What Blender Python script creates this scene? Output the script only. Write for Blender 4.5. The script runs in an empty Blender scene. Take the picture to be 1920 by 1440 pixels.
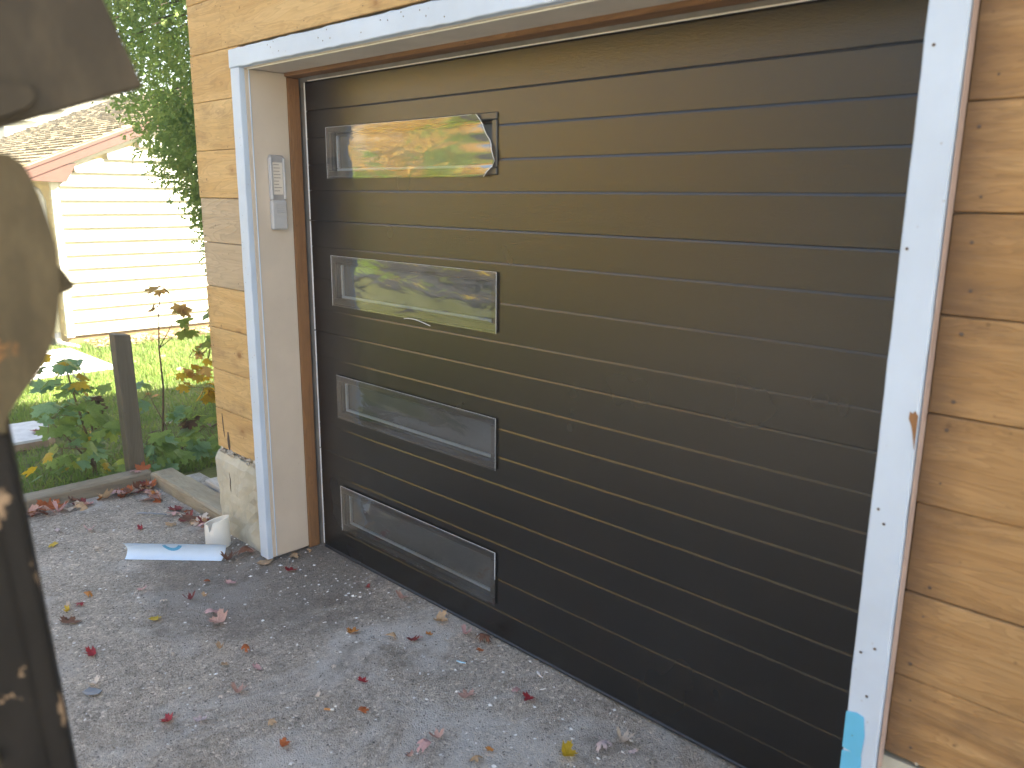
import bpy, bmesh, math, random
from mathutils import Vector, Matrix
R = math.radians
random.seed(7)
S = bpy.context.scene
C = S.collection

# ------------------------------------------------------------------ camera
cam = bpy.data.cameras.new('camera'); camo = bpy.data.objects.new('camera', cam); C.objects.link(camo)
CAM = Vector((3.2533, -1.7703, 1.6652))
yaw, pit, rol = R(44.316), R(12.942), R(0.585)
fw = Vector((-math.sin(yaw)*math.cos(pit), math.cos(yaw)*math.cos(pit), -math.sin(pit)))
rt = Vector((math.cos(yaw), math.sin(yaw), 0)); up = rt.cross(fw)
r2 = rt*math.cos(rol) + up*math.sin(rol); u2 = up*math.cos(rol) - rt*math.sin(rol)
M = Matrix((( r2.x, u2.x, -fw.x, CAM.x), (r2.y, u2.y, -fw.y, CAM.y), (r2.z, u2.z, -fw.z, CAM.z), (0, 0, 0, 1)))
camo.matrix_world = M
cam.sensor_width = 36; cam.sensor_fit = 'HORIZONTAL'; cam.lens = 28.806
cam.clip_start = 0.05; cam.clip_end = 2000
cam.dof.use_dof = True; cam.dof.focus_distance = 4.2; cam.dof.aperture_fstop = 3.5
S.camera = camo

# ------------------------------------------------------------------ sky, sun, exposure
SUN_EL, SUN_AZ = R(34), R(50)          # azimuth measured from +X towards +Y
W = bpy.data.worlds.new('World'); S.world = W; W.use_nodes = True
wn = W.node_tree.nodes; wl = W.node_tree.links; wn.clear()
sky = wn.new('ShaderNodeTexSky'); sky.sky_type = 'NISHITA'; sky.sun_disc = False
sky.sun_elevation = SUN_EL; sky.sun_rotation = R(90) - SUN_AZ
sky.air_density = 1.0; sky.dust_density = 1.2; sky.ozone_density = 1.0
bg = wn.new('ShaderNodeBackground'); bg.inputs[1].default_value = 0.05
wo = wn.new('ShaderNodeOutputWorld'); wl.new(sky.outputs[0], bg.inputs[0]); wl.new(bg.outputs[0], wo.inputs[0])
sun = bpy.data.lights.new('sun', 'SUN'); sun.energy = 5.0; sun.angle = R(0.55); sun.color = (1.0, 0.95, 0.85)
suno = bpy.data.objects.new('sun', sun); C.objects.link(suno)
sd = Vector((math.cos(SUN_EL)*math.cos(SUN_AZ), math.cos(SUN_EL)*math.sin(SUN_AZ), math.sin(SUN_EL)))
suno.rotation_euler = sd.to_track_quat('Z', 'Y').to_euler(); suno.location = sd*30
S.view_settings.view_transform = 'Standard'; S.view_settings.look = 'None'
S.view_settings.exposure = 3.42; S.view_settings.gamma = 1.0
S.view_settings.use_curve_mapping = False

# ------------------------------------------------------------------ materials
class N:
    """small node-graph helper"""
    def __init__(s, name):
        s.m = bpy.data.materials.new(name); s.m.use_nodes = True
        s.t = s.m.node_tree; s.t.nodes.clear()
        s.out = s.t.nodes.new('ShaderNodeOutputMaterial')
    def n(s, typ, **kw):
        x = s.t.nodes.new(typ)
        for k, v in kw.items(): setattr(x, k, v)
        return x
    def l(s, a, b): s.t.links.new(a, b)
    def coord(s, scale=(1, 1, 1), rnd=0.0, kind='Object'):
        tc = s.n('ShaderNodeTexCoord'); mp = s.n('ShaderNodeMapping')
        mp.inputs['Scale'].default_value = scale
        s.l(tc.outputs[kind], mp.inputs[0])
        if rnd:
            oi = s.n('ShaderNodeObjectInfo'); mu = s.n('ShaderNodeMath', operation='MULTIPLY'); mu.inputs[1].default_value = rnd
            s.l(oi.outputs['Random'], mu.inputs[0]); s.l(mu.outputs[0], mp.inputs['Location'])
        return mp.outputs[0]
    def noise(s, co, scale, detail=4, rough=.55, dist=0.0):
        x = s.n('ShaderNodeTexNoise'); x.inputs['Scale'].default_value = scale; x.inputs['Detail'].default_value = detail
        x.inputs['Roughness'].default_value = rough; x.inputs['Distortion'].default_value = dist
        s.l(co, x.inputs['Vector']); return x.outputs['Fac']
    def vor(s, co, scale, feat='F1', out='Distance'):
        x = s.n('ShaderNodeTexVoronoi', feature=feat); x.inputs['Scale'].default_value = scale; s.l(co, x.inputs['Vector']); return x.outputs[out]
    def ramp(s, f, stops, interp='LINEAR'):
        x = s.n('ShaderNodeValToRGB'); e = x.color_ramp.elements; x.color_ramp.interpolation = interp
        while len(e) < len(stops): e.new(0.5)
        for i, (p, c) in enumerate(stops):
            e[i].position = p; e[i].color = (c, c, c, 1) if not hasattr(c, '__len__') else (*c, 1)
        s.l(f, x.inputs[0]); return x.outputs[0]
    def mix(s, f, a, b, mode='MIX'):
        x = s.n('ShaderNodeMix', data_type='RGBA', blend_type=mode)
        for i, v in ((0, f), (6, a), (7, b)):
            if hasattr(v, 'links'): s.l(v, x.inputs[i])
            elif hasattr(v, '__len__'): x.inputs[i].default_value = (*v, 1)
            else: x.inputs[i].default_value = v
        return x.outputs[2]
    def math(s, op, a, b=0.0):
        x = s.n('ShaderNodeMath', operation=op)
        for i, v in ((0, a), (1, b)):
            if hasattr(v, 'links'): s.l(v, x.inputs[i])
            else: x.inputs[i].default_value = v
        return x.outputs[0]
    def bump(s, h, strength=.3, dist=.01, nrm=None):
        x = s.n('ShaderNodeBump'); x.inputs['Strength'].default_value = strength; x.inputs['Distance'].default_value = dist
        s.l(h, x.inputs['Height'])
        if nrm is not None: s.l(nrm, x.inputs['Normal'])
        return x.outputs[0]
    def bsdf(s, col, rough=.7, nrm=None, spec=.5, metal=0.0, **kw):
        b = s.n('ShaderNodeBsdfPrincipled')
        if hasattr(col, 'links'): s.l(col, b.inputs['Base Color'])
        else: b.inputs['Base Color'].default_value = (*col, 1)
        if hasattr(rough, 'links'): s.l(rough, b.inputs['Roughness'])
        else: b.inputs['Roughness'].default_value = rough
        b.inputs['Specular IOR Level'].default_value = spec; b.inputs['Metallic'].default_value = metal
        for k, v in kw.items(): b.inputs[k.replace('_', ' ')].default_value = v
        if nrm is not None: s.l(nrm, b.inputs['Normal'])
        return b
    def done(s, sh):
        s.l(sh.outputs[0], s.out.inputs[0]); return s.m

MAT = {}
def plain(name, col, rough=.6, var=.25, scale=9.0, bump=.15, spec=.4, metal=0.0, bscale=60.0, rnd=3.0):
    n = N(name); co = n.coord((1, 1, 1), rnd)
    f = n.noise(co, scale, 5, .6)
    lo = tuple(c*(1-var) for c in col); hi = tuple(min(1, c*(1+var)) for c in col)
    c = n.ramp(f, [(.3, lo), (.7, hi)])
    b = n.bump(n.noise(co, bscale, 4, .6), bump, .004)
    MAT[name] = n.done(n.bsdf(c, rough, b, spec, metal)); return MAT[name]

def wood(name, c0, c1, c2, stain=(.18, .11, .055), stain_amt=.35, knots=True, along=0, worn=0.0, spot=.30, ends=0.0, zoom=1.0):
    """plank wood; grain runs along axis `along`"""
    n = N(name)
    def sc(a, b):
        v = [b, b, b]; v[along] = a; return tuple(v)
    co = n.coord(sc(1.0, 1.0), 37.0)
    cs = n.coord(sc(.9*zoom, 7.0*zoom), 37.0)
    cf = n.coord(sc(3.0, 90.0), 37.0)
    big = n.noise(cs, 1.6, 3, .5, .6)
    rings = n.math('FRACT', n.math('MULTIPLY', big, 13.0))
    rings = n.ramp(rings, [(0, 0.0), (.55, .35), (.9, 1.0), (1, 0.0)])
    fine = n.noise(cf, 1.0, 4, .6)
    col = n.ramp(big, [(.28, c0), (.5, c1), (.74, c2)])
    col = n.mix(n.math('MULTIPLY', rings, .40), col, tuple(c*.55 for c in c0))
    col = n.mix(n.ramp(fine, [(.35, .0), (.72, .48)]), col, tuple(c*.62 for c in c1))
    oi = n.n('ShaderNodeObjectInfo')
    col = n.mix(n.math('MULTIPLY', oi.outputs['Random'], .32), col, tuple(c*.60 for c in c1))
    if knots:
        kc = n.coord(sc(3.4, 5.2), 37.0)
        wob = n.noise(n.coord((1, 1, 1), 37.0), 9.0, 3, .6)
        k = n.math('ADD', n.vor(kc, 1.0), n.math('MULTIPLY', wob, .10))
        col = n.mix(n.ramp(k, [(.10, .9), (.125, .65), (.14, .30), (.22, 0)]), col, (c0[0]*.42, c0[1]*.30, c0[2]*.26))
    st = n.noise(n.coord(sc(1.7, 4.0), 37.0), 2.2, 6, .68)
    col = n.mix(n.ramp(st, [(.52, 0.0), (.72, stain_amt)]), col, stain)
    sp = n.math('ADD', n.vor(n.coord((1, 1, 1), 37.0), 17.0), n.math('MULTIPLY', n.noise(n.coord((1, 1, 1), 37.0), 6.0, 4, .6), .22))
    col = n.mix(n.ramp(sp, [(.15, spot*1.8), (.20, 0)]), col, (.10, .06, .03))
    if worn:
        w = n.noise(co, 5.0, 6, .7)
        col = n.mix(n.ramp(w, [(.45, 0), (.62, worn)]), col, (.46, .40, .32))
    if ends:                                # weather stain creeping in from the casing end of the boards
        tc = n.n('ShaderNodeTexCoord'); sx = n.n('ShaderNodeSeparateXYZ'); n.l(tc.outputs['Object'], sx.inputs[0])
        en = n.math('ADD', sx.outputs[0], n.math('MULTIPLY', n.noise(n.coord(sc(4.0, 16.0), 37.0), 2.0, 5, .65), -.13))
        rmp = n.n('ShaderNodeMapRange'); rmp.inputs[1].default_value = ends; rmp.inputs[2].default_value = ends+.10; rmp.inputs[3].default_value = .8; rmp.inputs[4].default_value = 0.0
        n.l(en, rmp.inputs[0]); col = n.mix(rmp.outputs[0], col, stain)
    b = n.bump(n.math('ADD', n.math('MULTIPLY', fine, .6), rings), .35, .0025)
    MAT[name] = n.done(n.bsdf(col, .75, b, .3)); return MAT[name]

wood('pine', (.58, .365, .145), (.68, .46, .205), (.75, .54, .27), zoom=1.3)
wood('bare_edge', (.52, .38, .32), (.60, .45, .39), (.66, .52, .46), knots=False, along=2)
wood('pine_whitewashed', (.50, .39, .26), (.55, .44, .30), (.60, .49, .34), (.36, .29, .20), .25)
wood('pine_stained', (.32, .18, .072), (.44, .262, .112), (.55, .355, .17), (.15, .09, .05), .6, ends=1.665, zoom=2.2)
wood('stop_wood', (.26, .13, .055), (.33, .17, .075), (.40, .215, .10), (.10, .06, .03), .35, False, 2)
wood('stop_wood_x', (.20, .105, .05), (.26, .14, .065), (.33, .18, .085), (.08, .05, .03), .35, False, 0)
wood('timber', (.30, .25, .17), (.38, .33, .24), (.44, .39, .29), (.16, .13, .085), .6, False, 0)
wood('timber_y', (.22, .19, .14), (.30, .26, .19), (.36, .32, .24), (.13, .10, .07), .6, False, 1)
wood('post_wood', (.13, .115, .085), (.18, .155, .11), (.24, .20, .15), (.07, .06, .05), .4, False, 2)
wood('soft_board', (.46, .44, .40), (.55, .53, .49), (.62, .60, .56), (.30, .27, .2), .4, False, 0)

def paint(name, col, chip=(.30, .20, .12), amt=.9, thr=.70, dirt=.12, rough=.55):
    n = N(name); co = n.coord((1, 1, 1), 11.0)
    a = n.noise(co, 22.0, 7, .72); g = n.noise(co, 3.5, 5, .6); v = n.vor(co, 26.0)
    c = n.ramp(g, [(.3, tuple(x*(1-dirt) for x in col)), (.65, col)])
    c = n.mix(n.ramp(a, [(thr, 0), (thr+.03, amt)]), c, chip)
    c = n.mix(n.ramp(n.math('ADD', v, n.math('MULTIPLY', g, .25)), [(.13, .45), (.19, 0)]), c, (.22, .17, .13))
    b = n.bump(n.noise(co, 40.0, 5, .6), .16, .004)
    MAT[name] = n.done(n.bsdf(c, rough, b, .4))
paint('white_paint', (.56, .66, .80))
paint('jamb_paint', (.66, .57, .47), (.26, .17, .10), .8, .74, .12)
paint('soffit_paint', (.70, .63, .54), (.30, .22, .15), .8, .72, .2)
paint('blue_paint', (.14, .52, .80), (.5, .55, .58), .7, .74, .2)

# concrete foundation
n = N('concrete'); co = n.coord()
a = n.noise(co, 4.0, 7, .65); b_ = n.noise(co, 45.0, 6, .7); st = n.noise(n.coord((3, 3, .8)), 3.0, 5, .7)
c = n.ramp(a, [(.3, (.40, .38, .30)), (.55, (.52, .495, .40)), (.75, (.59, .565, .47))])
c = n.mix(n.ramp(st, [(.55, 0), (.75, .5)]), c, (.24, .20, .14))
MAT['concrete'] = n.done(n.bsdf(c, .9, n.bump(n.math('ADD', a, n.math('MULTIPLY', b_, .35)), .5, .012), .25))
plain('rubble', (.46, .43, .37), .9, .5, 30, .5)

# driveway: worn asphalt/concrete with exposed stone
n = N('driveway'); co = n.coord()
big = n.noise(co, 1.1, 6, .62, .4); mid = n.noise(co, 9.0, 6, .7); v = n.vor(co, 210.0, 'F1', 'Color'); vd = n.vor(co, 210.0)
v2 = n.vor(co, 75.0); fine = n.noise(co, 340.0, 3, .7)
c = n.ramp(big, [(.32, (.49, .425, .35)), (.50, (.64, .565, .48)), (.68, (.74, .67, .585))])
c = n.mix(n.ramp(mid, [(.35, .45), (.6, 0)]), c, (.28, .25, .21))
sep = n.n('ShaderNodeSeparateColor'); n.l(v, sep.inputs[0])
c = n.mix(.42, c, n.ramp(sep.outputs[0], [(0, (.16, .14, .115)), (.5, (.42, .385, .34)), (.86, (.58, .54, .49)), (1, (.75, .73, .69))]), 'MIX')
c = n.mix(n.ramp(v2, [(.06, .75), (.12, 0)]), c, (.55, .52, .48))
wet = n.noise(co, 2.3, 5, .7, 1.0)
c = n.mix(n.ramp(wet, [(.58, 0), (.70, .5)]), c, (.22, .19, .155))
v3 = n.vor(co, 105.0, 'F1', 'Color'); sep3 = n.n('ShaderNodeSeparateColor'); n.l(v3, sep3.inputs[0])
c = n.mix(.55, c, n.ramp(sep3.outputs[1], [(0, (.35, .35, .35)), (.35, (.9, .89, .88)), (.7, (1.05, 1.03, 1.0)), (.93, (1.25, 1.22, 1.18)), (1, (2.1, 2.1, 2.1))]), 'MULTIPLY')
dust = n.noise(co, 1.7, 6, .7, .8)
c = n.mix(n.ramp(dust, [(.50, 0), (.62, .7)]), c, (.70, .68, .65))
c = n.mix(n.ramp(n.noise(co, 2.9, 7, .72, .5), [(.56, 0), (.68, .55)]), c, (.17, .15, .125))
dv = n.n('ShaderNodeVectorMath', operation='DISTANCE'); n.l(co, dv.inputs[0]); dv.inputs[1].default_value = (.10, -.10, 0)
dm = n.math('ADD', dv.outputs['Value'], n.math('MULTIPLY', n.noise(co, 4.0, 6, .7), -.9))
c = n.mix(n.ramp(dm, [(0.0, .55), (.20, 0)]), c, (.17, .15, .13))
h = n.math('ADD', n.math('MULTIPLY', vd, -1.2), n.math('ADD', n.math('MULTIPLY', mid, 1.4), n.math('MULTIPLY', fine, .5)))
MAT['driveway'] = n.done(n.bsdf(c, .88, n.bump(h, .9, .009), .3))

# lawn soil under the blades / far ground
n = N('lawn'); co = n.coord()
a = n.noise(co, 1.3, 6, .65); b_ = n.noise(co, 30.0, 5, .7)
c = n.ramp(a, [(.3, (.10, .11, .03)), (.5, (.155, .165, .048)), (.7, (.23, .225, .075))])
c = n.mix(n.ramp(b_, [(.3, .5), (.65, 0)]), c, (.06, .05, .022))
MAT['lawn'] = n.done(n.bsdf(c, .9, n.bump(b_, .6, .03), .2))
plain('path_concrete', (.50, .47, .42), .9, .2, 5)

def leafmat(name, c0, c1, trans=.45, rough=.55, rnd=True):
    n = N(name); co = n.coord((1, 1, 1), 5.0)
    f = n.noise(co, 14.0, 4, .6)
    c = n.ramp(f, [(.3, c0), (.7, c1)])
    oi = n.n('ShaderNodeObjectInfo')
    c = n.mix(n.math('MULTIPLY', oi.outputs['Random'], .4), c, tuple(x*.6 for x in c0))
    b = n.bsdf(c, rough, n.bump(f, .3, .004), .35)
    t = n.n('ShaderNodeBsdfTranslucent'); n.l(c, t.inputs[0])
    mx = n.n('ShaderNodeMixShader'); mx.inputs[0].default_value = trans
    n.l(b.outputs[0], mx.inputs[1]); n.l(t.outputs[0], mx.inputs[2])
    MAT[name] = n.done(mx)
wood('pine_knotty', (.56, .36, .15), (.68, .47, .21), (.76, .55, .28), (.24, .15, .08), .55, zoom=1.6)
LEAF = dict(red=((.32, .022, .03), (.46, .05, .06)), dullred=((.20, .03, .03), (.32, .07, .06)), pink=((.62, .36, .34), (.74, .48, .46)),
    pinkbrown=((.50, .29, .23), (.64, .41, .34)), pinkgrey=((.54, .43, .44), (.68, .57, .58)), pale=((.66, .56, .46), (.80, .70, .60)),
    tan=((.48, .31, .17), (.64, .46, .29)), orange=((.45, .17, .035), (.58, .27, .07)), rust=((.40, .10, .03), (.50, .17, .05)),
    yellow=((.62, .42, .03), (.72, .52, .08)), gold=((.42, .23, .03), (.55, .30, .05)), brown=((.16, .07, .04), (.27, .13, .08)))
for k, (a, b) in LEAF.items(): leafmat('leaf_'+k, a, b, .2, .6)
leafmat('leaf_green', (.22, .33, .08), (.32, .44, .12), .55, .42)
leafmat('leaf_bluegreen', (.20, .34, .17), (.28, .43, .23), .5, .38)
leafmat('leaf_lime', (.30, .38, .06), (.42, .48, .09), .55, .5)
leafmat('leaf_gold', (.55, .37, .02), (.72, .50, .04), .55, .5)
leafmat('leaf_amber', (.55, .33, .10), (.62, .42, .15), .55, .5)
leafmat('leaf_dry', (.10, .055, .03), (.17, .10, .055), .2, .7)
def crownmat(name, c0, c1, c2, trans=.4, scale=2.5):
    n = N(name); co = n.coord()
    f = n.noise(co, scale, 6, .75)
    c = n.ramp(f, [(.32, c0), (.5, c1), (.68, c2)])
    b = n.bsdf(c, .6, None, .3)
    t = n.n('ShaderNodeBsdfTranslucent'); n.l(c, t.inputs[0])
    mx = n.n('ShaderNodeMixShader'); mx.inputs[0].default_value = trans
    n.l(b.outputs[0], mx.inputs[1]); n.l(t.outputs[0], mx.inputs[2])
    MAT[name] = n.done(mx)
crownmat('cedar_green', (.14, .23, .06), (.24, .34, .09), (.38, .44, .13), .5, 6.0)
crownmat('crown_orange', (.66, .38, .05), (.78, .52, .09), (.84, .62, .14), .3)
crownmat('crown_yellow', (.70, .44, .05), (.80, .56, .08), (.84, .66, .14), .3)
crownmat('crown_amber', (.54, .44, .30), (.64, .54, .40), (.72, .63, .50), .3)
crownmat('crown_green', (.16, .26, .03), (.30, .42, .06), (.44, .54, .09))
crownmat('crown_dark', (.05, .06, .03), (.08, .085, .045), (.13, .12, .06))
crownmat('grass_blade', (.10, .17, .03), (.18, .26, .05), (.30, .34, .08), .4, 3.0)
plain('asphalt', (.045, .044, .043), .9, .25, 3, .4)
plain('bark', (.13, .095, .065), .9, .4, 14, .6)
plain('twig', (.16, .10, .06), .8, .3, 20, .2)

# garage door steel: black, fine stucco/wood emboss, semi-gloss
n = N('door_steel'); co = n.coord((1, 1, 1)); ce = n.coord((1.0, 1.0, 2.2))
e = n.noise(ce, 85.0, 5, .7); e2 = n.noise(co, 420.0, 3, .6); w_ = n.noise(co, 2.4, 3, .5)
c = n.ramp(w_, [(.3, (.0075, .0072, .0072)), (.7, (.0095, .009, .009))])
MAT['door_steel'] = n.done(n.bsdf(c, n.ramp(w_, [(.3, .23), (.7, .28)]), n.bump(n.math('ADD', e, n.math('MULTIPLY', e2, .6)), .40, .0018), .70))
plain('door_back', (.018, .017, .017), .5, .1)
plain('window_frame', (.05, .05, .05), .35, .15, 9, .05, .6)
plain('cap_white', (.75, .76, .78), .4, .08)
plain('seal_rubber', (.030, .033, .040), .42, .2, 20, .1, .5)
n = N('frosted_pane'); co = n.coord()
c = n.ramp(n.noise(co, 3.0, 4, .6), [(.3, (.10, .118, .138)), (.7, (.14, .16, .182))])
MAT['frosted_pane'] = n.done(n.bsdf(c, .10, n.bump(n.noise(n.coord((1, 1, 3)), 3.0, 2, .5), .08, .02), .8))
plain('inner_bead', (.52, .64, .78), .3, .08, 9, .03, .6)  # sky reflection on the lower and left beads, painted in as pale blue
# clear protective film: mostly see-through, with its own reflection
n = N('clear_film'); co = n.coord((1, 1, 2.5))
bm_ = n.bump(n.noise(co, 6.0, 3, .5, .6), .10, .02)
g1 = n.n('ShaderNodeBsdfGlossy'); g1.inputs['Roughness'].default_value = .06; g1.inputs[0].default_value = (1, 1, 1, 1); n.l(bm_, g1.inputs['Normal'])
tr = n.n('ShaderNodeBsdfTransparent'); tr.inputs[0].default_value = (.97, .97, .97, 1)
fr = n.n('ShaderNodeFresnel'); fr.inputs[0].default_value = 1.55; n.l(bm_, fr.inputs['Normal'])
df = n.n('ShaderNodeBsdfDiffuse'); df.inputs[0].default_value = (.75, .76, .78, 1); m0 = n.n('ShaderNodeMixShader'); n.l(n.ramp(n.noise(n.coord((1, 1, 4)), 5.0, 4, .6), [(.45, .0), (.75, .06)]), m0.inputs[0]); n.l(tr.outputs[0], m0.inputs[1]); n.l(df.outputs[0], m0.inputs[2])
mx = n.n('ShaderNodeMixShader'); n.l(n.math('MULTIPLY', fr.outputs[0], 2.2), mx.inputs[0]); n.l(m0.outputs[0], mx.inputs[1]); n.l(g1.outputs[0], mx.inputs[2])
MAT['clear_film'] = n.done(mx)
plain('film_edge', (.72, .74, .76), .3, .1, 20, .05, .6)
plain('keypad_plastic', (.50, .50, .51), .5, .06, 9, .05)
plain('keypad_dark', (.36, .35, .35), .5, .06, 9, .05)
plain('paper', (.72, .66, .58), .7, .06)
plain('ink', (.30, .25, .22), .7, .1)
plain('vinyl', (.60, .74, .92), .3, .05, 7, .03, .6)
plain('vinyl_print', (.10, .38, .66), .35, .12, 20, .03)
plain('pvc', (.80, .78, .72), .35, .05, 9, .05, .5)
plain('nail', (.10, .07, .05), .6, .3)
plain('chip', (.84, .83, .80), .7, .35, 40, .2)
plain('grey_chip', (.22, .24, .27), .7, .2)
plain('pebble', (.12, .11, .10), .8, .5, 60, .3, rnd=9.0)
plain('cig_paper', (.80, .78, .74), .7, .05)
plain('cig_tip', (.55, .27, .10), .7, .15)
plain('blue_scrap', (.40, .62, .80), .4, .1)
plain('foil', (.62, .68, .74), .3, .2, 30, .2, .6, .3)
# neighbour house
plain('siding_white', (.54, .51, .40), .6, .04, 3, .05)
plain('yellow_wall', (.62, .50, .24), .7, .08)
plain('fascia', (.105, .042, .024), .6, .1)
plain('found_tan', (.20, .13, .05), .9, .2)
n = N('shingle'); co = n.coord((5.5, 7.2, 7.2))
v = n.vor(n.coord((7.0, 9.0, 9.0)), 1.0, 'F1', 'Color'); sp = n.n('ShaderNodeSeparateColor'); n.l(v, sp.inputs[0])
c = n.ramp(sp.outputs[0], [(0, (.24, .19, .11)), (.5, (.31, .25, .15)), (1, (.38, .31, .19))])
MAT['shingle'] = n.done(n.bsdf(c, .95, n.bump(n.noise(co, 20, 3), .3, .01), .1))
plain('downspout', (.70, .68, .60), .4, .06)
plain('slab', (.62, .62, .62), .9, .15, 12, .3)
plain('slab_side', (.36, .25, .17), .9, .25, 12, .3)
plain('roof_dark', (.06, .055, .05), .9, .3)
plain('dark_wall', (.20, .19, .18), .8, .2)
plain('interior', (.25, .25, .25), .8, .1)
# machine: dark paint, chipped to rust and primer
def machine(name, base, rust, thr):
    n = N(name); co = n.coord()
    a = n.noise(co, 11.0, 6, .6, .3); b_ = n.noise(co, 5.0, 5, .6); f = n.noise(co, 90.0, 4, .6)
    c = n.ramp(b_, [(.3, tuple(x*.75 for x in base)), (.7, tuple(x*1.25 for x in base))])
    c = n.mix(n.ramp(n.noise(n.coord((1, 1, .35)), 28.0, 6, .7), [(.42, 0), (.68, .6)]), c, tuple(min(1, x*2.1) for x in base))
    edge = n.ramp(a, [(thr, 0), (thr+.015, 1)])
    c = n.mix(edge, c, n.mix(f, rust, tuple(x*.6 for x in rust)))
    MAT[name] = n.done(n.bsdf(c, .65, n.bump(n.math('ADD', f, n.math('MULTIPLY', edge, -.8)), .3, .002), .3))
machine('machine_paint', (.011, .009, .0075), (.38, .26, .16), .63)
machine('machine_panel', (.042, .032, .019), (.20, .13, .07), .78)
machine('machine_head', (.075, .057, .029), (.26, .13, .045), .57)

# ------------------------------------------------------------------ geometry helpers
class MB:
    def __init__(s): s.v = []; s.f = []
    def add(s, vs, fs):
        o = len(s.v); s.v += [tuple(x) for x in vs]; s.f += [tuple(i+o for i in f) for f in fs]
    def box(s, x0, x1, y0, y1, z0, z1, c=0.0):
        if c <= 0:
            vs = [(x, y, z) for z in (z0, z1) for y in (y0, y1) for x in (x0, x1)]
            s.add(vs, [(0, 2, 3, 1), (4, 5, 7, 6), (0, 1, 5, 4), (2, 6, 7, 3), (0, 4, 6, 2), (1, 3, 7, 5)]); return
        c = min(c, .45*min(x1-x0, y1-y0, z1-z0))
        X, Y, Z = (x0, x1), (y0, y1), (z0, z1); vs = []; idx = {}
        for i in (0, 1):
            for j in (0, 1):
                for k in (0, 1):
                    p = (X[i], Y[j], Z[k]); d = ((1, -1)[i]*c, (1, -1)[j]*c, (1, -1)[k]*c)
                    for a in range(3):
                        q = [p[m] + (0 if m == a else d[m]) for m in range(3)]
                        idx[(i, j, k, a)] = len(vs); vs.append(q)
        fs = []
        for a in range(3):
            b, g = (a+1) % 3, (a+2) % 3
            for e in (0, 1):
                def key(u, w):
                    t = [0, 0, 0]; t[a] = e; t[b] = u; t[g] = w; return idx[(t[0], t[1], t[2], a)]
                q = [key(0, 0), key(1, 0), key(1, 1), key(0, 1)]
                fs.append(tuple(q) if e else tuple(reversed(q)))
            for u in (0, 1):
                for w in (0, 1):
                    def k2(e, ax):
                        t = [0, 0, 0]; t[a] = e; t[b] = u; t[g] = w; return idx[(t[0], t[1], t[2], ax)]
                    q = [k2(0, b), k2(1, b), k2(1, g), k2(0, g)]
                    fs.append(tuple(q) if (u == w) else tuple(reversed(q)))
        for i in (0, 1):
            for j in (0, 1):
                for k in (0, 1):
                    q = [idx[(i, j, k, a)] for a in range(3)]
                    fs.append(tuple(q) if (i+j+k) % 2 else tuple(reversed(q)))
        s.add(vs, fs)
    def tube(s, pts, rads, n=8, cap=True):
        pts = [Vector(p) for p in pts]; o = len(s.v); m = len(pts)
        for i, p in enumerate(pts):
            d = (pts[min(i+1, m-1)] - pts[max(i-1, 0)]).normalized()
            a = d.cross(Vector((.31, .17, .93)));
            if a.length < 1e-3: a = d.cross(Vector((1, 0, 0)))
            a.normalize(); b = d.cross(a); r = rads[i] if hasattr(rads, '__len__') else rads
            for k in range(n):
                t = 2*math.pi*k/n; s.v.append(tuple(p + a*math.cos(t)*r + b*math.sin(t)*r))
        for i in range(m-1):
            for k in range(n):
                s.f.append((o+i*n+k, o+i*n+(k+1) % n, o+(i+1)*n+(k+1) % n, o+(i+1)*n+k))
        if cap:
            s.f.append(tuple(o+k for k in reversed(range(n)))); s.f.append(tuple(o+(m-1)*n+k for k in range(n)))
    def prism(s, pts2, fn, d0, d1):
        """closed outline pts2 (a,b) -> fn(a,b,depth), extruded from d0 to d1"""
        o = len(s.v); m = len(pts2)
        for d in (d0, d1):
            for a, b in pts2: s.v.append(tuple(fn(a, b, d)))
        s.f.append(tuple(o+i for i in range(m))); s.f.append(tuple(o+m+i for i in reversed(range(m))))
        for i in range(m): s.f.append((o+i, o+m+i, o+m+(i+1) % m, o+(i+1) % m))
    def grid(s, nu, nv, fn):
        o = len(s.v)
        for j in range(nv+1):
            for i in range(nu+1): s.v.append(tuple(fn(i/nu, j/nv)))
        for j in range(nv):
            for i in range(nu):
                a = o + j*(nu+1) + i; s.f.append((a, a+1, a+nu+2, a+nu+1))
    def mesh(s, name, off=(0, 0, 0), smooth=False, fixn=True):
        me = bpy.data.meshes.new(name)
        me.from_pydata([(x-off[0], y-off[1], z-off[2]) for x, y, z in s.v], [], s.f)
        if fixn:
            bm = bmesh.new(); bm.from_mesh(me); bmesh.ops.recalc_face_normals(bm, faces=bm.faces); bm.to_mesh(me); bm.free()
        if smooth: me.polygons.foreach_set('use_smooth', [True]*len(me.polygons))
        me.update(); return me

def origin(o):
    v = Vector((0, 0, 0))
    while o is not None: v = v + o.location; o = o.parent
    return v
def put(name, mb, mat, parent=None, smooth=False, loc=None, fixn=True):
    """link a mesh built in world coordinates as one object"""
    off = origin(parent) if parent is not None else Vector(loc or (0, 0, 0))
    me = mb.mesh(name, off, smooth, fixn); me.materials.append(MAT[mat])
    o = bpy.data.objects.new(name, me); C.objects.link(o)
    if parent is not None: o.parent = parent
    else: o.location = off
    return o
def tag(o, label=None, cat=None, group=None, kind=None):
    if label: o['label'] = label
    if cat: o['category'] = cat
    if group: o['group'] = group
    if kind: o['kind'] = kind
    return o
def thing(name, loc, label, cat, group=None):
    o = bpy.data.objects.new(name, None); o.empty_display_size = .1; C.objects.link(o); o.location = loc
    return tag(o, label, cat, group)
def B(*a, **k):
    m = MB(); m.box(*a, **k); return m
rnd = random.Random(11)

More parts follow.
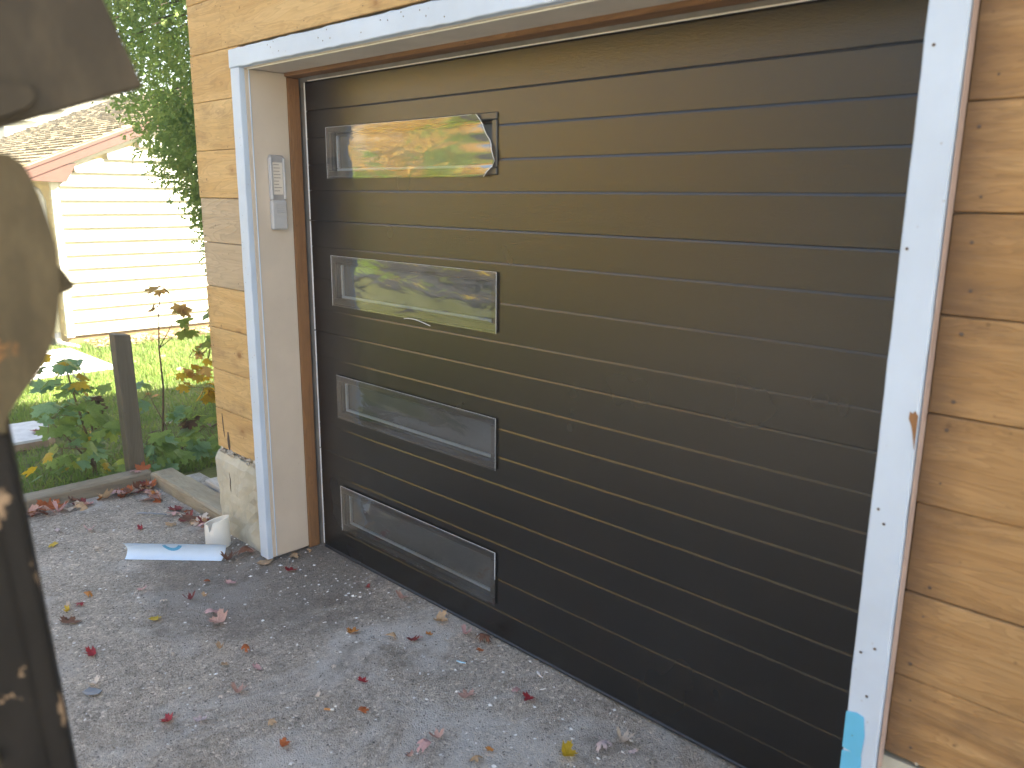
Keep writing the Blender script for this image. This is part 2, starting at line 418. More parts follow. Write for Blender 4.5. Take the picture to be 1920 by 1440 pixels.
# ================================================================== the ground
# lawn sheet: falls gently towards the neighbour's house, reaches the horizon
def gz(x, y):
    if x > -1.6: return -.035
    t = min(1, (-1.6-x)/6.0); return -.035 - .265*t*t*(3-2*t)
m = MB()
xs = [-400, -120, -60, -30, -20, -14, -11] + [-9+.5*i for i in range(16)] + [-1.3, 0, 4, 9, 14, 30, 60, 120, 400]
ys = [-400, -120, -60, -30, -20, -14, -10, -7] + [-5+.5*i for i in range(22)] + [8, 12, 20, 40, 120, 400]
o_ = 0
for y in ys:
    for x in xs:
        w = .02*math.sin(x*2.1+y*.7)*math.sin(y*1.7-x*.5) if (-9 < x < -2 and -5 < y < 6) else 0
        m.v.append((x, y, gz(x, y)+w))
for j in range(len(ys)-1):
    for i in range(len(xs)-1):
        a = j*len(xs)+i; m.f.append((a, a+1, a+len(xs)+1, a+len(xs)))
tag(put('lawn_ground', m, 'lawn', smooth=True), kind='structure')
# driveway slab with a slightly uneven surface
m = MB()
def dz(x, y):
    return .004*math.sin(x*1.9+y*.8) + .003*math.sin(y*3.1-x*1.2)
m.grid(70, 60, lambda u, v: (-1.43+u*9.4, -7.5+v*7.80, dz(-1.43+u*9.4, -7.5+v*7.80)))
tag(put('driveway', m, 'driveway', smooth=True), kind='structure')
# concrete path along the neighbour's house
m = MB(); m.grid(8, 2, lambda u, v: (-7.9+1.7*v+.05*u, -1.5+3.1*u, gz(-7.0, 0)+.03+.004*math.sin(9*u)))
tag(put('concrete_path', m, 'path_concrete'), kind='structure')
# unseen dark street added behind the camera to darken the door reflection
m = MB(); m.grid(4, 1, lambda u, v: (-80+160*u, -7.6-5.6*v, -.022))
tag(put('street', m, 'asphalt'), kind='structure')

# ================================================================== the garage
GX0 = -.51
garage = thing('garage', (1, 0, 0), 'garage with bare pine board wall and white door surround on concrete base', 'building')
courses = [.44, .64, .838, 1.042, 1.237, 1.44, 1.641, 1.848, 2.055, 2.255, 2.462, 2.665, 2.868, 3.07]
def board(x0, x1, z0, z1, mat):
    j = rnd.uniform(-.0025, .0025); g = .0007
    m = MB(); m.box(x0, x1, j, .021, z0+g+rnd.uniform(0, .0015), z1-g, .0025)
    return put('sheathing_board', m, mat, garage)
for i in range(len(courses)-1):
    z0, z1 = courses[i], courses[i+1]
    if z1 < 2.3:
        mat = 'pine_whitewashed' if i in (4, 5) else ('pine_knotty' if i in (1, 2, 7) else 'pine')
        board(GX0+rnd.uniform(-.004, .006), -.073, z0, z1 if z1 < 2.2 else 2.255, mat)
        xr = 2.723
        board(xr, 5.2, z0, z1, 'pine_stained'); board(5.205, 8.0, z0, z1, 'pine_stained')
    else:
        cuts = [GX0, (-.205, .55, -.02)[i % 3] if i != 9 else -.205, 2.1, 4.6, 8.0]
        for a, b in zip(cuts, cuts[1:]): board(a, b-.003, z0, z1, 'pine')
# wall backing, side and rear walls, interior, roof
m = MB(); m.box(GX0+.004, -.022, .0225, .15, 0, 3.07); m.box(2.72, 8.0, .0225, .15, 0, 3.07); m.box(-.022, 2.72, .0225, .15, 2.19, 3.07)
put('wall_core', m, 'dark_wall', garage)
m = MB(); m.box(GX0+.004, GX0+.15, .151, 7, 0, 3.07); m.box(7.85, 8, .151, 7, 0, 3.07); m.box(GX0+.151, 7.849, 6.85, 7, 0, 3.07)
put('side_wall', m, 'dark_wall', garage)
m = MB(); m.prism([(-.35, 2.98), (3.5, 4.35), (7.35, 2.98), (7.35, 3.12), (3.5, 4.5), (-.35, 3.12)], lambda a, b, d: (d, a, b), GX0-.12, 8.2)
m.prism([(0.02, 3.075), (6.98, 3.075), (3.5, 4.33)], lambda a, b, d: (d, a, b), GX0, GX0+.1)
put('roof', m, 'roof_dark', garage)
m = MB(); m.box(GX0+.16, 7.8, .302, 6.8, -.02, .004); m.box(2.6, 2.66, .5, 6.8, .02, 3)
put('interior_floor', m, 'interior', garage)
# foundation left of the door: lumpy cast block
def lump(x0, x1, y0, y1, z0, z1, nx, nz, amp, sd):
    r = random.Random(sd); m = MB()
    tops = [z1 + r.uniform(-amp*1.6, amp*.6) for _ in range(nx+1)]
    def P(u, v):
        i = round(u*nx); x = x0+(x1-x0)*u; z = z0+(tops[i]-z0)*v
        if u == 0: x += .012*math.sin(v*5.0)+r.uniform(-amp, amp)*.5
        return (x, y0 + r.uniform(-amp, amp)*.55 + (.018 if v == 1 else 0), z)
    m.grid(nx, nz, P)
    k = len(m.v)                       # close the top and the left side
    top = [nz*(nx+1)+i for i in range(nx+1)]; left = [j*(nx+1) for j in range(nz+1)]
    for i in top: x, y, z = m.v[i]; m.v.append((x, y1, z-.004))
    for a in range(nx): m.f.append((top[a], top[a+1], k+a+1, k+a))
    k2 = len(m.v)
    for i in left: x, y, z = m.v[i]; m.v.append((x+.004, y1, z))
    for a in range(nz): m.f.append((left[a+1], left[a], k2+a, k2+a+1))
    return m
put('foundation', lump(GX0-.005, -.0715, -.012, .15, -.05, .425, 10, 12, .008, 3), 'concrete', garage, smooth=False)
put('foundation', lump(2.7225, 8.0, -.014, .15, -.05, .43, 40, 10, .008, 5), 'concrete', garage)
# crumbling mortar between foundation and boards
m = MB(); r = random.Random(5)
for _ in range(70):
    x = r.uniform(-.5, -.085) if r.random() < .7 else r.uniform(2.74, 3.6); s_ = r.uniform(.006, .018)
    cx, cy, cz = x, r.uniform(-.012, .008), .432+r.uniform(-.014, .014)
    vs = [(cx+s_*r.uniform(.6, 1.1)*dx, cy+s_*r.uniform(.5, 1)*dy, cz+s_*r.uniform(.5, 1)*dzz) for dx, dy, dzz in ((1, 0, 0), (-1, 0, 0), (0, 1, 0), (0, -1, 0), (0, 0, 1), (0, 0, -1))]
    m.add(vs, [(0, 2, 4), (2, 1, 4), (1, 3, 4), (3, 0, 4), (2, 0, 5), (1, 2, 5), (3, 1, 5), (0, 3, 5)])
tag(put('mortar_rubble', m, 'rubble', garage), kind='stuff')
# two dark cracks: split in the lowest board and in the foundation
for pts, w in (([(-.445, .62), (-.441, .575), (-.437, .535), (-.432, .50)], .0035), ([(-.395, .535), (-.392, .50), (-.389, .465), (-.391, .445)], .008), ([(-.385, .335), (-.378, .30), (-.384, .265), (-.380, .235)], .0025)):
    m = MB(); m.tube([(x, -.0135 if z < .42 else -.0005, z) for x, z in pts], [w*.4, w, w*.9, w*.3], 6)
    put('crack', m, 'nail', garage)

def wob_board(x0, x1, y0, y1, z0, z1, axis, amp, sd, seg=34):
    """board with slightly ragged long edges"""
    r = random.Random(sd); m = MB(); L0, L1 = ((x0, x1) if axis == 0 else (z0, z1))
    o = 0; rings = []
    for i in range(seg+1):
        t = L0+(L1-L0)*i/seg; a, b = r.uniform(0, amp), r.uniform(0, amp)
        c = .003
        if axis == 2:
            ring = [(x0+a+c, y0, t), (x1-b-c, y0, t), (x1-b, y0+c, t), (x1, y1, t), (x0, y1, t), (x0+a, y0+c, t)]
        else:
            ring = [(t, y0, z0+a+c), (t, y0, z1-b-c), (t, y0+c, z1-b), (t, y1, z1), (t, y1, z0), (t, y0+c, z0+a)]
        m.v += ring
    k = 6
    for i in range(seg):
        for q in range(k): m.f.append((i*k+q, i*k+(q+1) % k, (i+1)*k+(q+1) % k, (i+1)*k+q))
    m.f.append(tuple(range(k))); m.f.append(tuple(seg*k+q for q in reversed(range(k))))
    return m
put('door_casing', wob_board(-.072, 0, -.04, -.0155, .012, 2.160, 2, .003, 1), 'white_paint', garage)
put('door_casing', wob_board(2.645, 2.721, -.04, -.0155, .0, 2.160, 2, .002, 2), 'white_paint', garage)
put('header_casing', wob_board(-.076, 2.724, -.0405, -.0155, 2.1615, 2.237, 0, .004, 3, 70), 'white_paint', garage)
m = MB(); m.box(-.02, .0, -.0145, .176, .015, 2.158, .002); put('jamb_board', m, 'jamb_paint', garage)
m = MB(); m.box(2.645, 2.668, -.0145, .176, .0, 2.158, .002); put('jamb_board', m, 'jamb_paint', garage)
m = MB(); m.box(-.02, 2.668, -.0145, .165, 2.1595, 2.18, .002); put('head_board', m, 'soffit_paint', garage)
m = MB(); m.tube([(.001, .004, .02), (.0012, .004, 1.1), (.001, .004, 2.155)], .0028, 6); put('caulk_bead', m, 'white_paint', garage)
m = MB(); m.tube([(.0, .0, 2.1585), (1.3, .001, 2.1585), (2.64, 0, 2.1585)], .0035, 6); put('caulk_bead', m, 'pvc', garage)
m = MB(); m.box(-.02, .002, .1775, .236, .004, 2.1435, .003); put('door_stop', m, 'stop_wood', garage)
m = MB(); m.box(2.630, 2.668, .1775, .236, .0, 2.1435, .003); put('door_stop', m, 'stop_wood', garage)
m = MB(); m.box(-.02, 2.668, .1665, .236, 2.145, 2.178, .003); put('head_stop', m, 'stop_wood_x', garage)
m = MB(); m.box(-.1, 2.75, .245, .30, 2.10, 2.40); m.box(-.1, .02, .2465, .30, 0, 2.099); m.box(2.62, 2.75, .2465, .30, 0, 2.099)
put('door_frame_back', m, 'dark_wall', garage)
m = MB(); m.box(2.7222, 2.7248, -.032, -.0045, .0, 2.158, .001); put('bare_wood_edge', m, 'bare_edge', garage)
m = MB(); m.prism([(2.7195, 1.165), (2.7125, 1.200), (2.7085, 1.215), (2.7020, 1.228), (2.7030, 1.243), (2.7085, 1.240), (2.7125, 1.246), (2.7195, 1.236)], lambda a, b, d: (a, d, b), -.0415, -.0402); put('bare_wood_chip', m, 'stop_wood', garage)
# sky-blue paint patches at the foot of the right casing
for z0, z1, x1 in ((.432, .53, 2.688), (.20, .428, 2.693)):
    m = MB(); m.prism([(2.6455, z0), (x1, z0-.008), (x1+.003, (z0+z1)/2), (x1-.004, z1-.004), (2.668, z1), (2.6455, z1-.006)], lambda a, b, d: (a, d, b), -.0425, -.0402)
    put('blue_paint_patch', m, 'blue_paint', garage)
# nail heads
m = MB(); r = random.Random(21)
def nailhead(x, y, z, q=.0026):
    m.add([(x+q*math.cos(t*1.0472), y, z+q*math.sin(t*1.0472)) for t in range(6)]+[(x, y-.0012, z)], [(i, (i+1) % 6, 6) for i in range(6)])
for i in range(len(courses)-1):
    zc = courses[i]
    if zc < 2.2:
        for x in (-.49, -.485, -.10):
            for dz_ in (.04, .10, .165):
                if r.random() < .8: nailhead(x+r.uniform(-.012, .012), -.004, zc+dz_+r.uniform(-.015, .015), r.uniform(.002, .0042))
        for x in (2.765, 3.15, 3.55):
            for dz_ in (.04, .16):
                if r.random() < .8: nailhead(x+r.uniform(-.015, .015), -.004, zc+dz_+r.uniform(-.015, .015), r.uniform(.0025, .005))
    else:
        for x in (-.49, -.22, -.18, .1, .45, .8, 1.2, 1.6):
            for dz_ in (.04, .16): nailhead(x+r.uniform(-.02, .02), -.004, zc+dz_+r.uniform(-.02, .02))
for k in range(16):
    nailhead(r.uniform(-.05, 1.3), -.0418, r.uniform(2.175, 2.225)); nailhead(r.uniform(-.06, -.015), -.0412, r.uniform(.1, 2.1), .0016)
for z in (1.95, 1.57, 1.02, .99, .70, .68, .58, .47): nailhead(r.uniform(2.66, 2.70), -.0418, z, .0035)
tag(put('nail_heads', m, 'nail', garage, fixn=False), kind='stuff')

# ================================================================== the garage door
DY = .24
door = thing('garage_door', (1.3, DY, 0), 'black sectional garage door with a column of four narrow windows', 'garage door')
DX0, DX1 = .040, 2.628
sect = [(1.0605, 1.550), (.5025, 1.0595), (.018, .5015), (1.551, 2.128)]
WIN = [(1.734, 1.938), (1.198, 1.402), (.688, .876), (.145, .350)]
WX0, WX1 = .203, 1.213
edges = {3: [1.551, 1.679, 1.787, 1.897, 2.010, 2.128], 0: [1.0605, 1.163, 1.301, 1.439, 1.550],
         1: [.5025, .630, .737, .845, .948, 1.0595], 2: [.018, .125, .253, .396, .5015]}
win_of = {3: 0, 0: 1, 1: 2, 2: 3}
def plank_piece(m, x0, x1, z0, z1, ct, cb):
    d = .0017; q = .0005
    prof = [(DY+.010, z0), (DY+(q if cb else 0), z0)] + ([(DY, z0+q)] if cb else []) + ([(DY, z1-.0066), (DY+.0007, z1-.0036), (DY+.0014, z1-.0010)] if ct else []) + [(DY+(d if ct else 0), z1), (DY+.010, z1)]
    m.prism(prof, lambda a, b, dd: (dd, a, b), x0, x1)
names = ['', '', '', '']
seclab = {3: 'top section of the door catching the warm reflection', 0: 'second section from the top', 1: 'third section from the top', 2: 'bottom section of the door'}
windows = {}
for s_ in (3, 0, 1, 2):
    z0, z1 = sect[s_]; w0, w1 = WIN[win_of[s_]]
    m = MB()                                # section core behind the planks, with the window hole
    y0, y1 = DY+.0102, DY+.042
    m.box(DX0+.002, WX0+.012, y0, y1, z0+.001, z1-.001); m.box(WX1-.012, DX1-.002, y0, y1, z0+.001, z1-.001)
    m.box(WX0+.0121, WX1-.0121, y0, y1, z0+.001, w0+.012); m.box(WX0+.0121, WX1-.0121, y0, y1, w1-.012, z1-.001)
    sec = tag(put('door_section', m, 'door_back', door), label=seclab[s_])
    e = edges[s_]
    for a, b in zip(e, e[1:]):
        g = .0003; pa, pb = a+g, b-g; m = MB()
        hx0, hx1, hz0, hz1 = WX0+.01, WX1-.01, w0+.01, w1-.01
        if pb <= hz0 or pa >= hz1: plank_piece(m, DX0, DX1, pa, pb, True, True)
        else:
            plank_piece(m, DX0, hx0, pa, pb, True, True); plank_piece(m, hx1, DX1, pa, pb, True, True)
            if pa < hz0: plank_piece(m, hx0+.0003, hx1-.0003, pa, hz0, False, True)
            if pb > hz1: plank_piece(m, hx0+.0003, hx1-.0003, hz1, pb, True, False)
        put('door_plank', m, 'door_steel', sec)
    m = MB(); m.box(DX0-.0085, DX0-.0015, DY-.002, DY+.03, z0+.004, z1-.003, .001); put('end_cap', m, 'cap_white', sec)
    # window: frame, inner beads, pane, film
    wd = MB(); yf = DY-.007; fw_ = .024
    wd.box(WX0, WX1, yf, DY+.008, w1-fw_, w1, .003); wd.box(WX0, WX1, yf, DY+.008, w0, w0+fw_, .003)
    wd.box(WX0, WX0+fw_, yf+.0005, DY+.008, w0+fw_+.0004, w1-fw_-.0004, .003); wd.box(WX1-fw_, WX1, yf+.0005, DY+.008, w0+fw_+.0004, w1-fw_-.0004, .003)
    i_ = .012                               # reveal going back to the pane
    wd.box(WX0+i_, WX0+fw_-.001, DY+.0085, DY+.040, w0+i_, w1-i_); wd.box(WX1-fw_+.001, WX1-i_, DY+.0085, DY+.040, w0+i_, w1-i_)
    wd.box(WX0+fw_, WX1-fw_, DY+.0085, DY+.040, w0+i_, w0+fw_-.001); wd.box(WX0+fw_, WX1-fw_, DY+.0085, DY+.040, w1-fw_+.001, w1-i_)
    wob = tag(put('window', wd, 'window_frame', door), label=('topmost window, its torn film peeling at the right end', 'second window with film bulging below it', 'third window from the top, film still flat', 'lowest window just above the driveway')[win_of[s_]])
    pn = MB(); pn.box(WX0+fw_-.004, WX1-fw_+.004, DY+.033, DY+.038, w0+fw_-.004, w1-fw_+.004)
    put('pane', pn, 'frosted_pane', wob)
    bd = MB(); q = .011; X0, X1, Z0, Z1 = WX0+fw_, WX1-fw_, w0+fw_, w1-fw_
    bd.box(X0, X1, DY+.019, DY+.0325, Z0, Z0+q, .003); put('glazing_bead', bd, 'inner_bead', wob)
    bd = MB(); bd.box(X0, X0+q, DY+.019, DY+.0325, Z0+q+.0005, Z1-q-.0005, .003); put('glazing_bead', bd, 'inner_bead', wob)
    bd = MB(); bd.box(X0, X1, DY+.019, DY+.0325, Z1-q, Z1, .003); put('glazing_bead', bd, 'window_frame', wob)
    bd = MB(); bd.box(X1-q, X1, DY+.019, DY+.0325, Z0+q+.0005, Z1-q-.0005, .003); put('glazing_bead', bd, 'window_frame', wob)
    windows[win_of[s_]] = wob
# protective film: thin sheets bulging over each frame
def film(k, x0, x1, z0, z1, bulge, rightcut=None):
    r = random.Random(40+k); ph = r.uniform(0, 6)
    def P(u, v):
        xr = x1 if rightcut is None else x1 + rightcut(v)
        x = x0+(xr-x0)*u; z = z0+(z1-z0)*v
        edge = min(1, 6*u, 6*(1-u), 3.2*v, 3.2*(1-v))
        y = DY-.0085 - bulge*max(0, edge)*(.55+.45*math.sin(3.1*u+ph)) - .0005*math.sin(26*u+5*v+ph)*edge - .0007*math.sin(11*v+4*u)*edge
        if k == 0: y -= .010*max(0, (u-.75)/.25)**2*(.6+.4*math.sin(20*v))
        return (x, y, z)
    m = MB(); m.grid(64, 12, P)
    put('protective_film', m, 'clear_film', windows[k], smooth=True)
    ed = [P(i/40, 1) for i in range(41)]; er = [P(1, 1-i/12) for i in range(13)]; el = [P(0, i/12) for i in range(13)]; eb = [P(i/40, 0) for i in range(41)]
    return ed, er, el, eb
def edge(k, pts, rad):
    m = MB(); m.tube(pts, rad, 5); put('film_edge', m, 'film_edge', windows[k], smooth=True)
cut = lambda v: (-.075 + .085*math.sin(min(1, (1-v)*1.25)*math.pi*.5) if v > .2 else .010 - .05*(.2-v)/.2)
ed, er, el, eb = film(0, .196, 1.198, 1.728, 1.934, .003, cut)
edge(0, er, .0016); edge(0, ed[:-1], .0006); edge(0, el, .0006)
ed, er, el, eb = film(1, .199, 1.217, 1.190, 1.406, .0025); edge(1, ed, .0006); edge(1, el, .0008); edge(1, er, .0009)
m = MB(); m.tube([(.70+.16*t, DY-.010-.012*math.sin(t*math.pi), 1.187+.012*math.sin(t*math.pi)-.01*t) for t in [i/10 for i in range(11)]], .0013, 5); put('film_edge', m, 'film_edge', windows[1])
ed, er, el, eb = film(2, .203, 1.217, .682, .880, .0025); edge(2, ed, .0005); edge(2, er, .0007)
ed, er, el, eb = film(3, .205, 1.218, .140, .358, .0025); edge(3, ed, .0009); edge(3, el, .0009); edge(3, er[:7], .0016)
m = MB(); m.box(DX0, DX1, DY-.004, DY+.03, .0035, .0165, .003); put('bottom_seal', m, 'seal_rubber', door)
m = MB(); m.box(DX0+.02, DX1, DY-.0015, DY+.012, 2.1285, 2.1325, .001); put('top_seal', m, 'pvc', door)
# ================================================================== keypad on the left jamb
kp = thing('keypad', (.001, .1, 1.51), 'grey wireless door keypad mounted on the left jamb, cover slid down', 'keypad')
m = MB(); m.box(.0005, .020, .066, .134, 1.602, 1.823, .006); put('housing', m, 'keypad_dark', kp)
for y0, y1 in ((.064, .0745), (.1255, .136)):
    m = MB(); m.box(.003, .0265, y0, y1, 1.640, 1.812, .003); put('side_rail', m, 'keypad_plastic', kp)
m = MB(); m.box(.0195, .0212, .0775, .1235, 1.660, 1.793, .0006); lab = put('paper_label', m, 'paper', kp)
r = random.Random(3)
for i in range(9):
    m = MB(); z = 1.782-.0135*i; m.box(.0213, .0216, .081, .081+r.uniform(.022, .038), z, z+.0028); put('print_line', m, 'ink', lab)
m = MB(); m.box(.0007, .0255, .0635, .1365, 1.512, 1.636, .006); cov = put('sliding_cover', m, 'keypad_plastic', kp)
for i in range(5):
    m = MB(); z = 1.582+.0085*i; m.box(.0250, .0282, .082, .130, z, z+.0045, .0012); put('grip_ridge', m, 'keypad_plastic', cov)

# ================================================================== white curled sheet and pipe offcut
A = Vector((-.482, -.500, 0)); Bv = Vector((-.152, -.187, 0)); ax = (Bv-A).normalized(); pr = Vector((ax.y, -ax.x, 0))   # pr points to the camera side
Ls = (Bv-A).length
sh = thing('vinyl_sheet', (A+Bv)/2, 'white curled vinyl offcut with pale blue print lying before the foundation', 'plastic sheet')
def arc(t, rr=.046):                        # cross-section, concave towards the camera
    th = R(-62) + R(124)*t
    return (-rr*math.cos(th)+.018, .042+rr*math.sin(th)*1.0)
def SP(u, v, off=0.0):
    a, h = arc(v); L = Ls*u
    if u < .001: L -= .014*abs(v-.5)*2*(1 if v > .5 else .4)
    if u > .999: L += .026*(v-.35)
    return A + ax*L + pr*(a+off) + Vector((0, 0, h))
m = MB(); m.grid(24, 14, lambda u, v: SP(u, v)); m.grid(24, 14, lambda u, v: SP(u, v, -.0016))
put('curled_sheet', m, 'vinyl', sh, smooth=True)
m = MB()
def ring(u, v):
    th = R(195) + R(150)*u + 0; rr = .036 - .013*v
    return SP(.47 + rr*math.cos(th)*1.35/Ls, min(.97, .88 + rr*math.sin(th)/.085), .0012)
m.grid(18, 2, ring); put('blue_print', m, 'vinyl_print', sh, smooth=True)
pc = Vector((-.335, -.118, 0))
pipe = thing('pipe_offcut', pc, 'short white pipe offcut standing on end with a notch cut in its rim', 'pipe')
m = MB(); ro, ri = .058, .053; nn = 40
def rim(t):
    z = .132 + .018*math.cos(t-R(35))
    d = abs((t - R(300) + math.pi) % (2*math.pi) - math.pi)
    if d < .22: z -= .055*(1-d/.22)
    return z
o0 = len(m.v)
for k in range(nn):
    t = 2*math.pi*k/nn; c_, s_ = math.cos(t), math.sin(t); z = rim(t)
    m.v += [(pc.x+ro*c_, pc.y+ro*s_, .004), (pc.x+ro*c_, pc.y+ro*s_, z), (pc.x+ri*c_, pc.y+ri*s_, z), (pc.x+ri*c_, pc.y+ri*s_, .004)]
for k in range(nn):
    a, b = 4*k, 4*((k+1) % nn)
    for q in range(4): m.f.append((a+q, b+q, b+(q+1) % 4, a+(q+1) % 4))
put('pipe_wall', m, 'pvc', pipe, smooth=False)

# ================================================================== maple leaf meshes
half = [(0, 1.0), (.075, .80), (.17, .83), (.155, .64), (.22, .52), (.40, .68), (.43, .60), (.62, .66), (.555, .50), (.66, .40), (.48, .30), (.44, .20), (.62, .07), (.40, .0), (.26, -.03), (.10, -.07), (.0, -.01)]
def leaf_mesh(name, curl, fold, seed, stem=.5):
    r = random.Random(seed)
    out = half + [(-x*r.uniform(.9, 1.1), y+r.uniform(-.03, .03)) for x, y in reversed(half[1:-1])]
    tw, tv = r.uniform(-.25, .25), r.uniform(-.2, .2)
    def P(x, y):
        y -= .35; z = curl*(x*x*1.1+y*y) + fold*abs(x) + tw*x*y + tv*y*y*y + .035*math.sin(7*x+3*y+seed)
        return (x, y, z)
    vs = [P(0, .28)]; mids = [P(x*.55, .28+(y-.28)*.55) for x, y in out]; ends = [P(x, y) for x, y in out]
    k = len(out); vs += mids + ends; fs = []
    for i in range(k):
        j = (i+1) % k; fs.append((0, 1+i, 1+j)); fs.append((1+i, 1+k+i, 1+k+j, 1+j))
    b = len(vs); vs += [P(-.012, -.02), P(.012, -.02), (.02+stem*.1, -.36-stem, .06), (stem*.1, -.36-stem, .06)]; fs.append((b, b+1, b+2, b+3))
    zm = min(v[2] for v in vs)
    me = bpy.data.meshes.new(name); me.from_pydata([(x, y, z-zm) for x, y, z in vs], [], fs)
    me.polygons.foreach_set('use_smooth', [True]*len(me.polygons)); me.update(); return me
def leafset(kind, n, f):
    return [f(i) for i in range(n)]
_cache = {}
def leaf_obj(name, var, mat, params):
    key = (name, var, mat)
    if key not in _cache:
        me = leaf_mesh(name, *params[var]); me.materials.append(MAT[mat]); _cache[key] = me
    o = bpy.data.objects.new(name, _cache[key]); C.objects.link(o); return o
FALL = [(.25, .05, 1, .35), (.45, -.12, 2, .3), (-.30, .12, 3, .4), (.15, .30, 4, .3), (.6, .1, 5, .25), (-.5, .0, 6, .3)]
